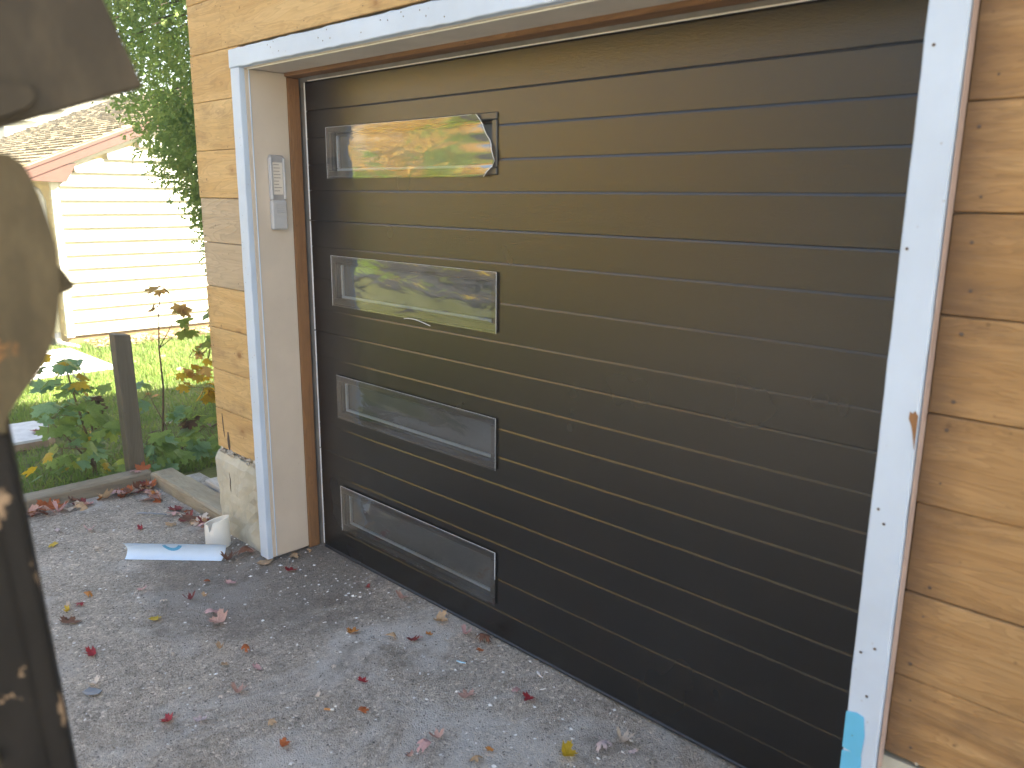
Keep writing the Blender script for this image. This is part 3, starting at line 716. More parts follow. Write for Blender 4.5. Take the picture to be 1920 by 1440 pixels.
LEAVES = [
(0.154,-0.017,0.061,'red','bright red leaf just outside the foot of the left door jamb'),
(0.081,-0.270,0.056,'pink','crumpled pink leaf below the white curled sheet'),
(0.282,-0.446,0.081,'pink','upper pale pink leaf of a stacked pair on the driveway'),
(0.358,-0.465,0.093,'pinkbrown','lower large pinkish brown leaf of a stacked pair on the driveway'),
(0.100,-0.458,0.059,'dullred','dull red folded leaf left of the pink pair'),
(0.036,-0.543,0.035,'pale','small pale leaf left of the dull red folded leaf'),
(-0.135,-0.562,0.046,'pink','thin pale pink leaf below the left end of the white sheet'),
(0.160,-0.631,0.053,'yellow','yellow leaf with a red half lying on bare driveway'),
(-0.182,-0.797,0.046,'red','small dark red leaf beside the machine column'),
(-0.196,-0.838,0.036,'pale','small pale leaf nearest the machine column'),
(-0.152,-0.856,0.036,'yellow','tiny yellow scrap of leaf beside the machine column'),
(-0.242,-0.746,0.047,'orange','tan orange curled leaf above the small dark red leaf'),
(-0.058,-0.876,0.089,'brown','long flat brown leaf beside the machine column'),
(0.252,-0.905,0.060,'red','crimson leaf on the driveway right of the machine column'),
(-0.014,-0.331,0.041,'rust','small rust leaf under the middle of the white sheet'),
(0.113,-0.398,0.035,'tan','small tan yellow leaf right of the dull red folded leaf'),
(0.553,-0.547,0.044,'tan','curled tan leaf left of an orange red leaf'),
(0.632,-0.488,0.052,'rust','upright orange red leaf in mid driveway'),
(0.667,-0.589,0.034,'tan','small humped tan leaf below the curled tan leaf'),
(0.769,-0.519,0.051,'pink','boat shaped pale pink leaf below the orange red leaf'),
(0.463,-0.691,0.025,'pale','tiny pale leaf alone in mid driveway'),
(0.470,-0.971,0.057,'pale','pale folded leaf above a grey flat chip'),
(0.860,-0.638,0.065,'pinkbrown','broad pink brown leaf below the boat shaped leaf'),
(0.848,-0.694,0.028,'pale','small pale leaf touching the broad pink brown leaf'),
(0.844,-0.876,0.064,'red','large crimson maple leaf near the bottom of the driveway'),
(0.917,-0.799,0.047,'pinkgrey','greyish pink leaf right of the large crimson maple leaf'),
(1.091,-0.643,0.038,'tan','two toned tan leaf near the cigarette butt'),
(1.219,-0.670,0.045,'rust','flat rust coloured leaf at the bottom edge'),
(1.075,-0.464,0.028,'pale','small pale leaf above the cigarette butt'),
(0.961,-0.321,0.031,'pale','small cream leaf alone in front of the door'),
(0.799,-0.128,0.057,'orange','orange brown leaf in front of the lowest door window'),
(1.100,-0.297,0.044,'red','red curled leaf in front of the door'),
(1.242,-0.396,0.042,'rust','rusty red curled leaf right of the cigarette butt'),
(0.542,0.129,0.034,'dullred','small red leaf close to the door corner'),
(0.717,0.171,0.070,'pinkbrown','tan pink leaf close to the door seal'),
(0.943,-0.054,0.052,'tan','folded tan leaf left of a dark red leaf'),
(1.012,-0.001,0.060,'dullred','dark red leaf in a row of three before the door'),
(1.022,0.070,0.033,'orange','small orange leaf at the end of a row of three'),
(1.019,0.033,0.024,'pink','tiny pink leaf in the middle of a row of three'),
(0.981,0.168,0.076,'tan','crumpled tan leaf near the door seal'),
(1.122,0.172,0.061,'pink','pale pink leaf touching a dark brown leaf by the seal'),
(1.204,0.188,0.073,'brown','dark brown red leaf beside the door seal'),
(1.243,0.132,0.032,'rust','small rust leaf under the dark brown red leaf'),
(1.416,-0.094,0.062,'pinkbrown','pinkish leaf with a curled end in front of the door'),
(1.512,0.047,0.043,'pink','rose pink leaf above a red leaf'),
(1.576,0.041,0.050,'red','red leaf below the rose pink leaf'),
(1.515,-0.310,0.055,'pinkbrown','tan pink leaf at the bottom beside a mauve leaf'),
(1.531,-0.377,0.065,'pink','mauve pink maple leaf at the bottom edge'),
(1.523,-0.427,0.039,'pinkbrown','faded pink leaf left of the mauve maple leaf'),
(1.673,-0.234,0.032,'orange','small tan orange leaf at the bottom'),
(1.678,-0.297,0.046,'tan','peach coloured leaf at the very bottom edge'),
(1.857,-0.076,0.072,'gold','golden brown rounded leaf at the bottom'),
(1.935,0.095,0.066,'pale','large pale leaf near the door at the bottom'),
(1.914,0.024,0.058,'pinkgrey','pale pink flat leaf between the golden and the large pale leaf'),
(1.988,0.076,0.033,'pinkgrey','small pink leaf below the large pale leaf'),
(-0.800,-0.308,0.054,'red','red leaf lying behind the white curled sheet'),
(-0.892,-0.682,0.054,'yellow','bright yellow leaf left of the white curled sheet'),
(-0.956,-0.497,0.061,'pink','thin pink leaf left of the red leaf behind the sheet'),
(-0.699,-0.554,0.041,'pale','small pale leaf left of the white curled sheet'),
(-1.049,-0.612,0.043,'pinkgrey','greyish leaf near the timber edging and the column'),
(-0.739,-0.177,0.060,'tan','thin tan leaf in front of the short timber'),
(-0.913,-0.072,0.112,'dullred','dark red crumpled leaf against the short timber'),
(-0.862,-0.106,0.080,'pink','pale pink leaf in front of the dark red crumpled one'),
(-1.417,-0.548,0.120,'rust','big red orange leaf standing against the long timber'),
(-1.316,-0.521,0.098,'pink','pink leaf beside the big red orange leaf'),
(-0.153,-0.080,0.092,'brown','brown leaf wedged under the end of the white sheet'),
(-0.154,-0.047,0.054,'pinkbrown','pink brown leaf against the foundation foot'),
(0.009,-0.063,0.089,'tan','crumpled tan leaf at the foot of the left casing'),
(0.044,0.071,0.063,'tan','tan leaf in the corner at the jamb foot'),
(0.050,0.154,0.037,'tan','small tan leaf beside the door corner'),
(-0.148,-0.158,0.080,'brown','brown leaf stuck below the white sheet'),
]
rl = random.Random(77)
for i, (x, y, s_, c_, lab) in enumerate(LEAVES):
    o = leaf_obj('fallen_leaf', i % 6, 'leaf_'+c_, FALL)
    sc = s_*.74
    o.scale = (sc, sc*rl.uniform(.75, 1.0), sc*rl.uniform(1.0, 2.2)); o.location = (x, y, dz(x, y)+.002)
    o.rotation_euler = (R(rl.uniform(-11, 11)), R(rl.uniform(-11, 11)), rl.uniform(0, 6.28)); o.location.z += .004
    if 'standing' in lab: o.rotation_euler = (R(58), R(8), R(75)); o.location.z = .02
    tag(o, lab, 'leaf', 'fallen leaves on the driveway')
DRIFT = [(-1.366,-0.647),(-1.398,-0.616),(-1.330,-0.610),(-1.334,-0.474),(-1.355,-0.440),(-1.323,-0.418),(-1.336,-0.387),(-1.337,-0.261),(-1.366,-0.219),(-1.419,-0.176),(-1.307,-0.206),(-1.342,-0.170),(-1.306,-0.157),(-1.314,-0.116),(-1.370,-0.075),(-1.407,-0.037),(-1.317,-0.058),(-1.232,-0.080),(-1.156,-0.097),(-1.114,-0.088),(-1.138,-0.054),(-0.797,-0.061),(-0.728,-0.063),(-0.675,-0.060),(-0.612,-0.055),(-0.608,-0.031),(-0.546,-0.047),(-0.659,-0.084),(-1.348,-0.027),(-1.239,-0.051)]
cols = ['pinkbrown', 'tan', 'rust', 'pink', 'brown', 'orange', 'pale', 'pinkbrown', 'dullred']
drift_all = []
for i, (x, y) in enumerate(DRIFT):
    for k in range(2):
        xx, yy = x+rl.uniform(-.03, .03), y+rl.uniform(-.03, .02)
        xx = max(xx, -1.37); yy = min(yy, -.045 if xx < -.52 else -.06)
        o = leaf_obj('fallen_leaf', (i+3*k) % 6, 'leaf_'+cols[(i*2+k*5) % 9], FALL)
        sc = rl.uniform(.045, .085); o.scale = (sc, sc*.9, sc*rl.uniform(.8, 1.8)); o.location = (xx, yy, .006+.012*k)
        o.rotation_euler = (R(rl.uniform(-30, 30)), R(rl.uniform(-30, 30)), rl.uniform(0, 6.28))
        drift_all.append((o, 'long' if xx < -1.15 else 'short', cols[(i*2+k*5) % 9]))
ORD = ['first', 'second', 'third', 'fourth', 'fifth', 'sixth', 'seventh', 'eighth', 'ninth', 'tenth', 'eleventh', 'twelfth']
WORD = dict(pinkbrown='pinkish brown', dullred='dull red')
cnt = {}
for o, side, c_ in sorted(drift_all, key=lambda q: (q[0].location.x+1.45)**2+q[0].location.y**2):
    k = cnt[(side, c_)] = cnt.get((side, c_), -1)+1
    tag(o, '%s small %s leaf from the post in the drift along the %s timber' % (ORD[k], WORD.get(c_, c_), side), 'leaf', 'leaf drift along the %s timber' % side)
# cigarette butt, scraps
cb = thing('cigarette_butt', (1.161, -.473, .004), 'cigarette butt with orange filter lying on the driveway', 'cigarette')
d = Vector((.8, .6, 0)).normalized(); c0 = Vector((1.161, -.473, .010))
m = MB(); m.tube([c0-d*.017, c0+d*.004], .0038, 10); put('filter', m, 'cig_tip', cb)
m = MB(); m.tube([c0+d*.0042, c0+d*.015], .0037, 10); put('paper_end', m, 'cig_paper', cb)
def scrap(name, x, y, l, w, ang, mat, lab, cat, h=.003):
    d = Vector((math.cos(ang), math.sin(ang), 0)); e = Vector((-d.y, d.x, 0)); c = Vector((x, y, .009))
    m = MB(); m.prism([(-l, -w*.7), (-l*.2, -w), (l, -w*.5), (l*.9, w*.6), (0, w), (-l*.9, w*.8)], lambda a, b, q: c+d*a+e*b+Vector((0, 0, q+.15*abs(a))), 0, h)
    tag(put(name, m, mat, loc=(x, y, 0)), lab, cat)
scrap('plastic_scrap', 1.26, .022, .019, .004, R(20), 'blue_scrap', 'thin pale blue plastic sliver in front of the door', 'scrap')
scrap('plastic_scrap', 1.517, .165, .022, .0035, R(-20), 'cap_white', 'longer white sliver beside the door seal', 'scrap')
scrap('plastic_scrap', 1.581, .110, .011, .002, R(60), 'cap_white', 'short white sliver beside the door seal', 'scrap')
scrap('shingle_chip', .519, -.988, .030, .020, R(30), 'grey_chip', 'flat blue grey chip under a pale folded leaf', 'chip')
m = MB(); c0 = Vector((-.934, -.191, .010)); m.tube([c0+Vector((-.07, -.05, 0)), c0+Vector((0, .004, .004)), c0+Vector((.06, .05, .0))], [.004, .005, .003], 7)
tag(put('twig', m, 'grey_chip', loc=c0), 'thin grey twig on the driveway behind the white sheet', 'twig')
# loose stones and plaster flecks (uncountable)
def flecks(name, n, s0, s1, mat, seed, spread):
    r = random.Random(seed); m = MB()
    for _ in range(n):
        x, y = spread(r); s_ = r.uniform(s0, s1)*r.uniform(.5, 1); z = dz(x, y)+.001; a = r.uniform(0, 6.28); ca, sa = math.cos(a), math.sin(a)
        ww, hh = s_*r.uniform(.35, .9), s_*r.uniform(.25, .6)
        vs = [(x+ca*s_, y+sa*s_, z), (x-sa*ww, y+ca*ww, z), (x-ca*s_, y-sa*s_, z), (x+sa*ww, y-ca*ww, z), (x+r.uniform(-.3, .3)*s_, y+r.uniform(-.3, .3)*s_, z+hh)]
        m.add(vs, [(0, 1, 4), (1, 2, 4), (2, 3, 4), (3, 0, 4)])
    tag(put(name, m, mat, fixn=False), kind='stuff')
def near(r):
    while True:
        x, y = r.uniform(-1.4, 2.6), r.uniform(-1.8, .22)
        if x < 2.6: return x, y
def foot(r):
    t = r.random(); return (-.5+3.0*t*t+r.gauss(0, .1), min(.21, -.16+.34*r.random()+r.gauss(0, .08)))
flecks('plaster_flecks', 900, .003, .010, 'chip', 1, near)
flecks('plaster_flecks', 300, .003, .012, 'chip', 2, foot)
flecks('loose_grit', 11000, .0018, .0058, 'pebble', 3, near)

# ================================================================== timber edging, post, boards
def timber(x0, x1, y0, y1, z0, z1, along, sd):
    r = random.Random(sd); m = MB(); seg = 14; k = 8; c = .010
    for i in range(seg+1):
        t = i/seg; j = lambda a=.004: r.uniform(-a, a)
        if along == 0:
            x = x0+(x1-x0)*t; m.v += [(x, y0+c+j(), z0), (x, y1-c, z0), (x, y1+j(), z0+c), (x, y1+j(), z1-c), (x, y1-c+j(), z1+j()), (x, y0+c+j(), z1+j()), (x, y0+j(), z1-c), (x, y0+j(), z0+c)]
        else:
            y = y0+(y1-y0)*t; m.v += [(x0+c+j(), y, z0), (x1-c, y, z0), (x1+j(), y, z0+c), (x1+j(), y, z1-c), (x1-c+j(), y, z1+j()), (x0+c+j(), y, z1+j()), (x0+j(), y, z1-c), (x0+j(), y, z0+c)]
    for i in range(seg):
        for q in range(k): m.f.append((i*k+q, i*k+(q+1) % k, (i+1)*k+(q+1) % k, (i+1)*k+q))
    m.f.append(tuple(range(k))); m.f.append(tuple(seg*k+q for q in reversed(range(k))))
    return m
tag(put('timber_edging', timber(-1.545, -1.425, -4.5, .015, -.08, .075, 1, 1), 'timber_y', loc=(-1.48, -1, 0)), 'long grey timber edging the driveway beside the lawn', 'timber')
m = timber(-1.420, -.525, .005, .145, -.06, .070, 0, 2)
tag(put('timber_edging', m, 'timber', loc=(-1, .07, 0)), 'short weathered timber running from the post to the foundation', 'timber')
m = MB(); m.box(-1.06, -.53, .165, .34, -.05, .082, .006)
tag(put('board_end', m, 'soft_board', loc=(-.8, .25, 0)), 'pale board end lying behind the short timber against the foundation', 'board')
m = MB(); m.box(-.900, -.850, .175, .205, .084, .100, .002)
tag(put('wrapper', m, 'foil', loc=(-.87, .19, .084)), 'small shiny wrapper lying on the pale board end', 'wrapper')
post = thing('fence_post', (-1.615, .03, -.05), 'weathered grey square post leaning at the timber corner', 'post')
m = MB(); b0, b1 = Vector((-1.620, .0, -.06)), Vector((-1.620, -.018, .872)); sx, sy = .040, .0465
vs = []
for c, dzz in ((b0, 0), (b1, 0)):
    vs += [c+Vector((-sx, -sy, 0)), c+Vector((sx, -sy, 0)), c+Vector((sx, sy, -.012 if c is b1 else 0)), c+Vector((-sx, sy, -.012 if c is b1 else 0))]
m.add(vs, [(0, 3, 2, 1), (4, 5, 6, 7), (0, 1, 5, 4), (1, 2, 6, 5), (2, 3, 7, 6), (3, 0, 4, 7)])
me = m.mesh('shaft', post.location); bm = bmesh.new(); bm.from_mesh(me); bmesh.ops.bevel(bm, geom=list(bm.edges), offset=.004, segments=1, affect='EDGES'); bm.to_mesh(me); bm.free()
me.materials.append(MAT['post_wood']); o = bpy.data.objects.new('shaft', me); C.objects.link(o); o.parent = post
# pale slab on the lawn
sl = thing('stone_slab', (-3.1, -.2, -.06), 'pale flat stone slab lying on the lawn left of the maple bush', 'slab')
m = MB(); pl = [(-2.86, -.62), (-2.83, -.12), (-2.91, -.055), (-3.20, -.02), (-3.36, -.06), (-3.42, -.62)]
m.prism(pl, lambda a, b, d: (a+.006*math.sin(9*b), b, d), -.012, .006); put('slab_top', m, 'slab', sl)
m = MB(); m.prism([(a+.006*(1 if a < -3.1 else -1), b) for a, b in pl], lambda a, b, d: (a, b, d), -.085, -.0122); put('slab_body', m, 'slab_side', sl)
o = leaf_obj('fallen_leaf', 3, 'leaf_dullred', FALL); o.scale = (.10, .09, .08); o.location = (-3.02, -.13, .008); o.rotation_euler = (.1, .05, 2.0)
tag(o, 'dark red leaf lying on the pale stone slab', 'leaf', 'fallen leaves on the driveway')
o = leaf_obj('fallen_leaf', 1, 'leaf_rust', FALL); o.scale = (.07, .07, .07); o.location = (-1.50, -.005, .082); o.rotation_euler = (.9, .15, 1.2)
tag(o, 'rust red leaf standing on the timber corner at the post', 'leaf', 'leaves on the timbers')
o = leaf_obj('fallen_leaf', 2, 'leaf_pink', FALL); o.scale = (.06, .06, .06); o.location = (-1.47, -.06, .079); o.rotation_euler = (.2, .1, 3.2)
tag(o, 'pink leaf lying on the long timber near the post', 'leaf', 'leaves on the timbers')
o = leaf_obj('fallen_leaf', 4, 'leaf_pinkbrown', FALL); o.scale = (.08, .07, .06); o.location = (-.78, .22, .085); o.rotation_euler = (.2, .1, 1.2)
tag(o, 'brown leaf lying on the pale board end', 'leaf', 'leaves on the timbers')

# ================================================================== grass (uncountable)
r = random.Random(9); m = MB(); nb = 0
while nb < 52000:
    x = -1.56 - 6.6*r.random()**1.35; y = -1.7+5.4*r.random()
    if x > -1.72 and -.1 < y < .12: continue
    if -3.46 < x < -2.8 and -.65 < y < 0.0: continue
    if -7.9+.25*(y+6)/7.6 < x < -6.2+.25*(y+6)/7.6 and y < 1.6: continue
    z = gz(x, y)-.004; h = r.uniform(.025, .065)*(1+.25*(x < -4)); a = r.uniform(0, 6.28); w = r.uniform(.0022, .0042)*(1+(-x)*.12); lx, ly = r.gauss(0, .022), r.gauss(0, .022)
    ca, sa = math.cos(a)*w, math.sin(a)*w; k = len(m.v)
    m.v += [(x-ca, y-sa, z), (x+ca, y+sa, z), (x+ca*.7+lx*.4, y+sa*.7+ly*.4, z+h*.6), (x-ca*.7+lx*.4, y-sa*.7+ly*.4, z+h*.6), (x+lx, y+ly, z+h)]
    m.f += [(k, k+1, k+2, k+3), (k+3, k+2, k+4)]; nb += 1
o = put('grass', m, 'grass_blade', fixn=False); tag(o, 'short lawn grass between the driveway and the white house', 'grass', kind='stuff')
lawn_all = []
for i in range(26):
    x = -2-4.5*rl.random(); y = -1.2+3.6*rl.random()
    o = leaf_obj('fallen_leaf', i % 6, 'leaf_'+cols[i % 9], FALL); sc = rl.uniform(.05, .08); o.scale = (sc, sc, sc); o.location = (x, y, gz(x, y)+.02); o.rotation_euler = (rl.uniform(-.4, .4), rl.uniform(-.4, .4), rl.uniform(0, 6))
    lawn_all.append((o, cols[i % 9]))
cnt = {}
for o, c_ in sorted(lawn_all, key=lambda q: -q[0].location.x):
    k = cnt[c_] = cnt.get(c_, -1)+1
    tag(o, '%s nearest %s leaf to the timber edging among those in the lawn grass' % (ORD[k], WORD.get(c_, c_)), 'leaf', 'leaves scattered in the lawn')

# ================================================================== maple saplings
SAP = [(.10, -.10, 21, .9), (.05, -.25, 22, .9), (.18, .05, 23, .9), (-.08, -.2, 24, .8), (.12, -.05, 25, .9)]
def sapling(base, label, stems, clusters, seed):
    r = random.Random(seed); t = thing('maple_sapling', base, label, 'sapling', 'maple saplings behind the timber edging'); b = Vector(base)
    tops = []
    for pts, rad in stems:
        m = MB(); m.tube(pts, [rad*(1-.75*i/(len(pts)-1)) for i in range(len(pts))], 6); put('stem', m, 'twig', t, smooth=True)
        tops += [Vector(p) for p in pts[1:]]
    for (cx, cy, cz, sx, sy, sz, n, size, mats) in clusters:
        for _ in range(int(n*1.05)):
            p = Vector((cx+r.uniform(-sx, sx), cy+r.uniform(-sy, sy), cz+r.uniform(-sz, sz)))
            mat = r.choice(mats); var = r.randrange(5)
            o = leaf_obj('leaf', var, mat, SAP); o.parent = t
            near_ = min(tops, key=lambda q: (q-p).length); out = (p-near_); ang = math.atan2(out.y, out.x) if out.length > .01 else r.uniform(0, 6.28)
            ang += r.gauss(0, .5); droop = R(r.uniform(12, 62))
            q = Matrix.Rotation(ang - math.pi/2, 4, 'Z') @ Matrix.Rotation(-droop, 4, 'X') @ Matrix.Rotation(R(r.uniform(-28, 28)), 4, 'Y')
            o.rotation_euler = q.to_euler(); s_ = size*.72*r.uniform(.7, 1.25); o.scale = (s_, s_, s_); o.location = p-b
            if r.random() < .35:                       # a leaf stalk back to the stem
                m = MB(); m.tube([near_, (near_+p)/2+Vector((0, 0, .02)), p], [.0022, .0018, .0014], 4, False); put('leaf_stalk', m, 'twig', t)
    return t
G, BG, LI, GO, AM, DR = 'leaf_green', 'leaf_bluegreen', 'leaf_lime', 'leaf_gold', 'leaf_amber', 'leaf_dry'
sapling((-1.95, -.12, -.06), 'bushy green maple sapling left of the square post', [
    ([(-1.95, -.12, -.06), (-1.93, -.16, .25), (-1.95, -.20, .50), (-1.97, -.22, .66)], .010), ([(-1.95, -.12, 0), (-1.90, -.25, .2), (-1.88, -.36, .36)], .008),
    ([(-1.95, -.12, 0), (-1.88, -.18, .15), (-1.82, -.33, .2)], .007), ([(-1.95, -.12, 0), (-2.05, -.08, .3), (-2.1, -.08, .6)], .008)], [
    (-1.93, -.22, .60, .14, .14, .09, 17, .125, [BG, G, BG, LI, GO]), (-1.90, -.27, .44, .16, .19, .09, 20, .135, [BG, G, G, BG]),
    (-1.85, -.22, .27, .14, .17, .08, 17, .14, [G, G, BG, LI]), (-1.80, -.28, .13, .10, .16, .07, 16, .13, [G, BG, G, LI, GO]),
    (-1.86, -.40, .05, .08, .08, .05, 6, .12, [G, BG, GO]), (-1.9, -.10, .38, .10, .06, .2, 8, .11, [LI, GO, G]), (-1.88, -.1, .3, .06, .05, .15, 8, .09, [DR]), (-1.75, -.12, .02, .06, .1, .05, 10, .10, [G, LI])], 1)
sapling((-1.80, .28, -.06), 'low green maple sapling between the post and the foundation', [
    ([(-1.80, .28, -.06), (-1.78, .24, .12), (-1.74, .16, .22)], .008), ([(-1.80, .28, -.03), (-1.76, .38, .10), (-1.70, .48, .2)], .008), ([(-1.80, .28, 0), (-1.86, .30, .2), (-1.9, .22, .42)], .007)], [
    (-1.60, .14, .16, .08, .09, .06, 12, .115, [G, BG, G]), (-1.64, .30, .13, .09, .12, .08, 17, .12, [G, BG, G]), (-1.62, .48, .08, .08, .10, .06, 14, .125, [G, BG]),
    (-1.72, .36, .27, .08, .10, .06, 9, .11, [BG, G, LI]), (-1.85, .14, .40, .08, .05, .12, 9, .11, [G, LI, BG]), (-1.66, .42, .20, .08, .1, .08, 7, .09, [DR, LI]), (-1.58, .12, .06, .06, .07, .04, 9, .10, [G, BG])], 2)
sapling((-1.93, .27, -.06), 'tall thin maple sapling with backlit amber leaves at its tip', [
    ([(-1.93, .27, -.06), (-1.91, .30, .2), (-1.93, .33, .45), (-1.92, .32, .70), (-1.93, .34, .90), (-1.95, .37, 1.05)], .009),
    ([(-1.92, .32, .70), (-1.98, .42, .80), (-2.02, .50, .90)], .004), ([(-1.92, .32, .70), (-2.0, .44, .74), (-2.05, .55, .78)], .004)], [
    (-1.95, .37, 1.05, .03, .05, .03, 3, .11, [AM]), (-1.95, .32, .94, .03, .05, .02, 2, .12, [AM]), (-2.0, .46, .90, .03, .07, .03, 4, .11, [AM, LI]), (-2.03, .53, .78, .06, .08, .05, 6, .12, [AM, LI, G])], 3)
sapling((-1.75, .66, -.06), 'yellow leaved maple sapling close to the garage corner', [
    ([(-1.75, .66, -.06), (-1.77, .68, .3), (-1.78, .70, .6), (-1.80, .70, .85)], .009), ([(-1.77, .68, .35), (-1.82, .56, .42), (-1.88, .42, .44)], .004), ([(-1.78, .69, .5), (-1.84, .60, .60), (-1.9, .5, .62)], .004)], [
    (-1.80, .60, .38, .08, .08, .05, 12, .115, [GO]), (-1.84, .52, .48, .08, .11, .05, 12, .11, [GO, AM, GO]), (-1.84, .62, .60, .08, .10, .08, 12, .11, [LI, AM, GO]), (-1.86, .64, .75, .07, .08, .07, 9, .11, [LI, G, AM]), (-1.82, .64, .88, .05, .05, .04, 4, .10, [LI, G])], 4)

# ================================================================== cedar beside the garage
ced = thing('cedar_tree', (-2.55, 1.62, -.12), 'tall drooping green cedar growing beside the garage corner', 'tree')
m = MB(); m.tube([(-2.55, 1.62, -.2), (-2.53, 1.60, 1.4), (-2.57, 1.63, 3.0), (-2.55, 1.6, 5.2)], [.11, .09, .07, .02], 10); put('trunk', m, 'bark', ced, smooth=True)
prof = [(1.02, .30), (1.2, .45), (1.45, .50), (1.62, .54), (1.78, .68), (1.95, .84), (2.3, .98), (2.9, 1.16), (3.6, 1.05), (4.4, .7), (5.3, .1)]
def prad(z):
    for (a, ra), (b, rb) in zip(prof, prof[1:]):
        if a <= z <= b: return ra+(rb-ra)*(z-a)/(b-a)
    return .1
r = random.Random(31); m = MB(); lm = MB(); nsp = 0
while nsp < 1250:
    z = 1.0+3.9*r.random()**1.15; a = r.uniform(0, 6.28)
    if math.cos(a-R(-35)) < -.35 and r.random() < .6: continue
    R0 = prad(z); rr = R0*(.55+.5*r.random()**.6); cx, cy = -2.55+rr*math.cos(a), 1.62+rr*math.sin(a)
    if cx > GX0-.25: continue
    if nsp % 9 == 0: lm.tube([(-2.55, 1.62, min(z+.35, 5)), (-2.55+.6*rr*math.cos(a), 1.62+.6*rr*math.sin(a), z+.16), (cx, cy, z)], [.016, .010, .004], 5, False)
    # one drooping branchlet = a bunch of flat sprays
    for _ in range(74):
        p = Vector((cx+r.gauss(0, .085), cy+r.gauss(0, .085), z+r.gauss(0, .10)))
        d = Vector((math.cos(a)*.5+r.gauss(0, .5), math.sin(a)*.5+r.gauss(0, .5), -.55+r.gauss(0, .4))).normalized()
        e = d.cross(Vector((r.gauss(0, 1), r.gauss(0, 1), r.gauss(0, 1)))).normalized(); L = r.uniform(.022, .058); w = L*.30
        k = len(m.v); nv = d.cross(e)*L*.10
        m.v += [p, p+d*L*.35+e*w+nv, p+d*L*.5+e*w*.35, p+d*L*.75+e*w*.85, p+d*L, p+d*L*.7-e*w*.9, p+d*L*.5-e*w*.35, p+d*L*.3-e*w+nv]
        m.f += [(k, k+1, k+2), (k, k+2, k+6), (k, k+6, k+7), (k+2, k+3, k+4), (k+2, k+4, k+6), (k+6, k+4, k+5)]
    nsp += 1
m.v = [tuple(v) for v in m.v]
put('crown', m, 'cedar_green', ced, fixn=False); put('limb', lm, 'bark', ced)

# ================================================================== the white house next door
HX = -8.35; HB = -.37
hs = thing('neighbour_house', (-11, 4, HB), 'sunlit white clapboard house with brown shingle roof beyond the lawn', 'house')
Y0, Y1, ZB = 1.735, 8.4, -.19
rake = lambda y: 2.0+.416*(y-1.47)
m = MB(); m.prism([(Y0+.03, HB), (Y1-.03, HB), (Y1-.03, 1.9), (5.1, 3.38), (Y0+.03, 1.9)], lambda a, b, d: (d, a, b), HX-.03, HX-6.3); put('wall_core', m, 'yellow_wall', hs)
m = MB(); m.box(HX-.029, HX-.004, Y0+.02, Y1, HB-.02, ZB-.001); put('foundation', m, 'found_tan', hs)
z = ZB
while z < 3.1:                             # each clapboard: lower edge proud, upper edge tucked in
    z1 = z+.1745; yl, yr = Y0+.09, Y1-.09
    cutl = 1.47+(z1-2.0+.16)/.416
    if cutl > yl: yl = cutl
    yr = min(yr, 10.2-yl)
    if yr-yl > .3:
        m = MB(); m.prism([(HX-.028, z), (HX+.040, z), (HX+.040, z+.008), (HX-.014, z1), (HX-.028, z1)], lambda a, b, d: (a, d, b), yl, yr); put('clapboard', m, 'siding_white', hs)
    z = z1
m = MB(); m.box(HX-.026, HX+.040, Y0, Y0+.088, ZB-.02, 1.90); put('corner_board', m, 'siding_white', hs)
# side wall facing the driveway: yellow clapboards in shade
z = ZB
while z < 1.85:
    z1 = z+.1745; m = MB(); m.prism([(Y0+.029, z), (Y0-.012, z), (Y0-.012, z+.006), (Y0+.015, z1), (Y0+.029, z1)], lambda a, b, d: (d, a, b), HX-6.2, HX-.03); put('clapboard', m, 'yellow_wall', hs); z = z1
# roof with real shingle courses
rf = MB(); rf.prism([(1.40, 1.955), (5.1, 3.494), (8.8, 1.955), (8.8, 1.90), (5.1, 3.43), (1.40, 1.90)], lambda a, b, d: (d, a, b), HX+.17, HX-6.5)
roof = put('roof', rf, 'shingle', hs)
m = MB(); nc = 30; sl_ = math.atan(.416); r = random.Random(8)
for i in range(nc):
    s0 = i*(4.0/nc); s1 = s0+4.0/nc*1.25; xq = HX+.185
    while xq > HX-6.5:
        wq = r.uniform(.18, .34); lo = r.uniform(0, .010); th = .022+r.uniform(0, .012)
        def pt(s, up_): return (1.385+s*math.cos(sl_)-up_*math.sin(sl_), 1.952+s*math.sin(sl_)+up_*math.cos(sl_))
        a = [pt(s0+lo, .004), pt(s0+lo, th), pt(min(s1, 4.01), .006)]
        k = len(m.v); m.v += [(xq, *q) for q in a] + [(xq-wq+.012, *q) for q in a]
        m.f += [(k, k+1, k+4, k+3), (k+1, k+2, k+5, k+4), (k, k+2, k+1), (k+3, k+4, k+5)]; xq -= wq
tag(put('shingles', m, 'shingle', roof), kind='stuff')
def rakeboard(name, off0, off1, x0, x1, mat, ya=1.40, yb=5.1):
    m = MB(); m.prism([(ya, rake(ya)+off0), (yb, rake(yb)+off0), (yb, rake(yb)+off1), (ya, rake(ya)+off1)], lambda a, b, d: (d, a, b), x0, x1); return put(name, m, mat, hs)
rakeboard('rake_board', -.075, -.036, HX+.172, HX+.20, 'fascia'); rakeboard('fascia', -.185, -.079, HX+.145, HX+.172, 'fascia'); rakeboard('rake_soffit', -.19, -.165, HX+.013, HX+.144, 'fascia', 1.9)
rakeboard('frieze_board', -.245, -.195, HX+.016, HX+.045, 'siding_white', 1.95)
m = MB(); m.prism([(1.42, 1.79), (1.89, 1.775), (2.03, 2.01), (1.42, 1.885)], lambda a, b, d: (d, a, b), HX+.03, HX+.142); put('eave_return', m, 'fascia', hs)
m = MB(); m.box(HX-6.4, HX+.16, 1.30, 1.385, 1.86, 1.945, .01); put('gutter', m, 'downspout', hs)
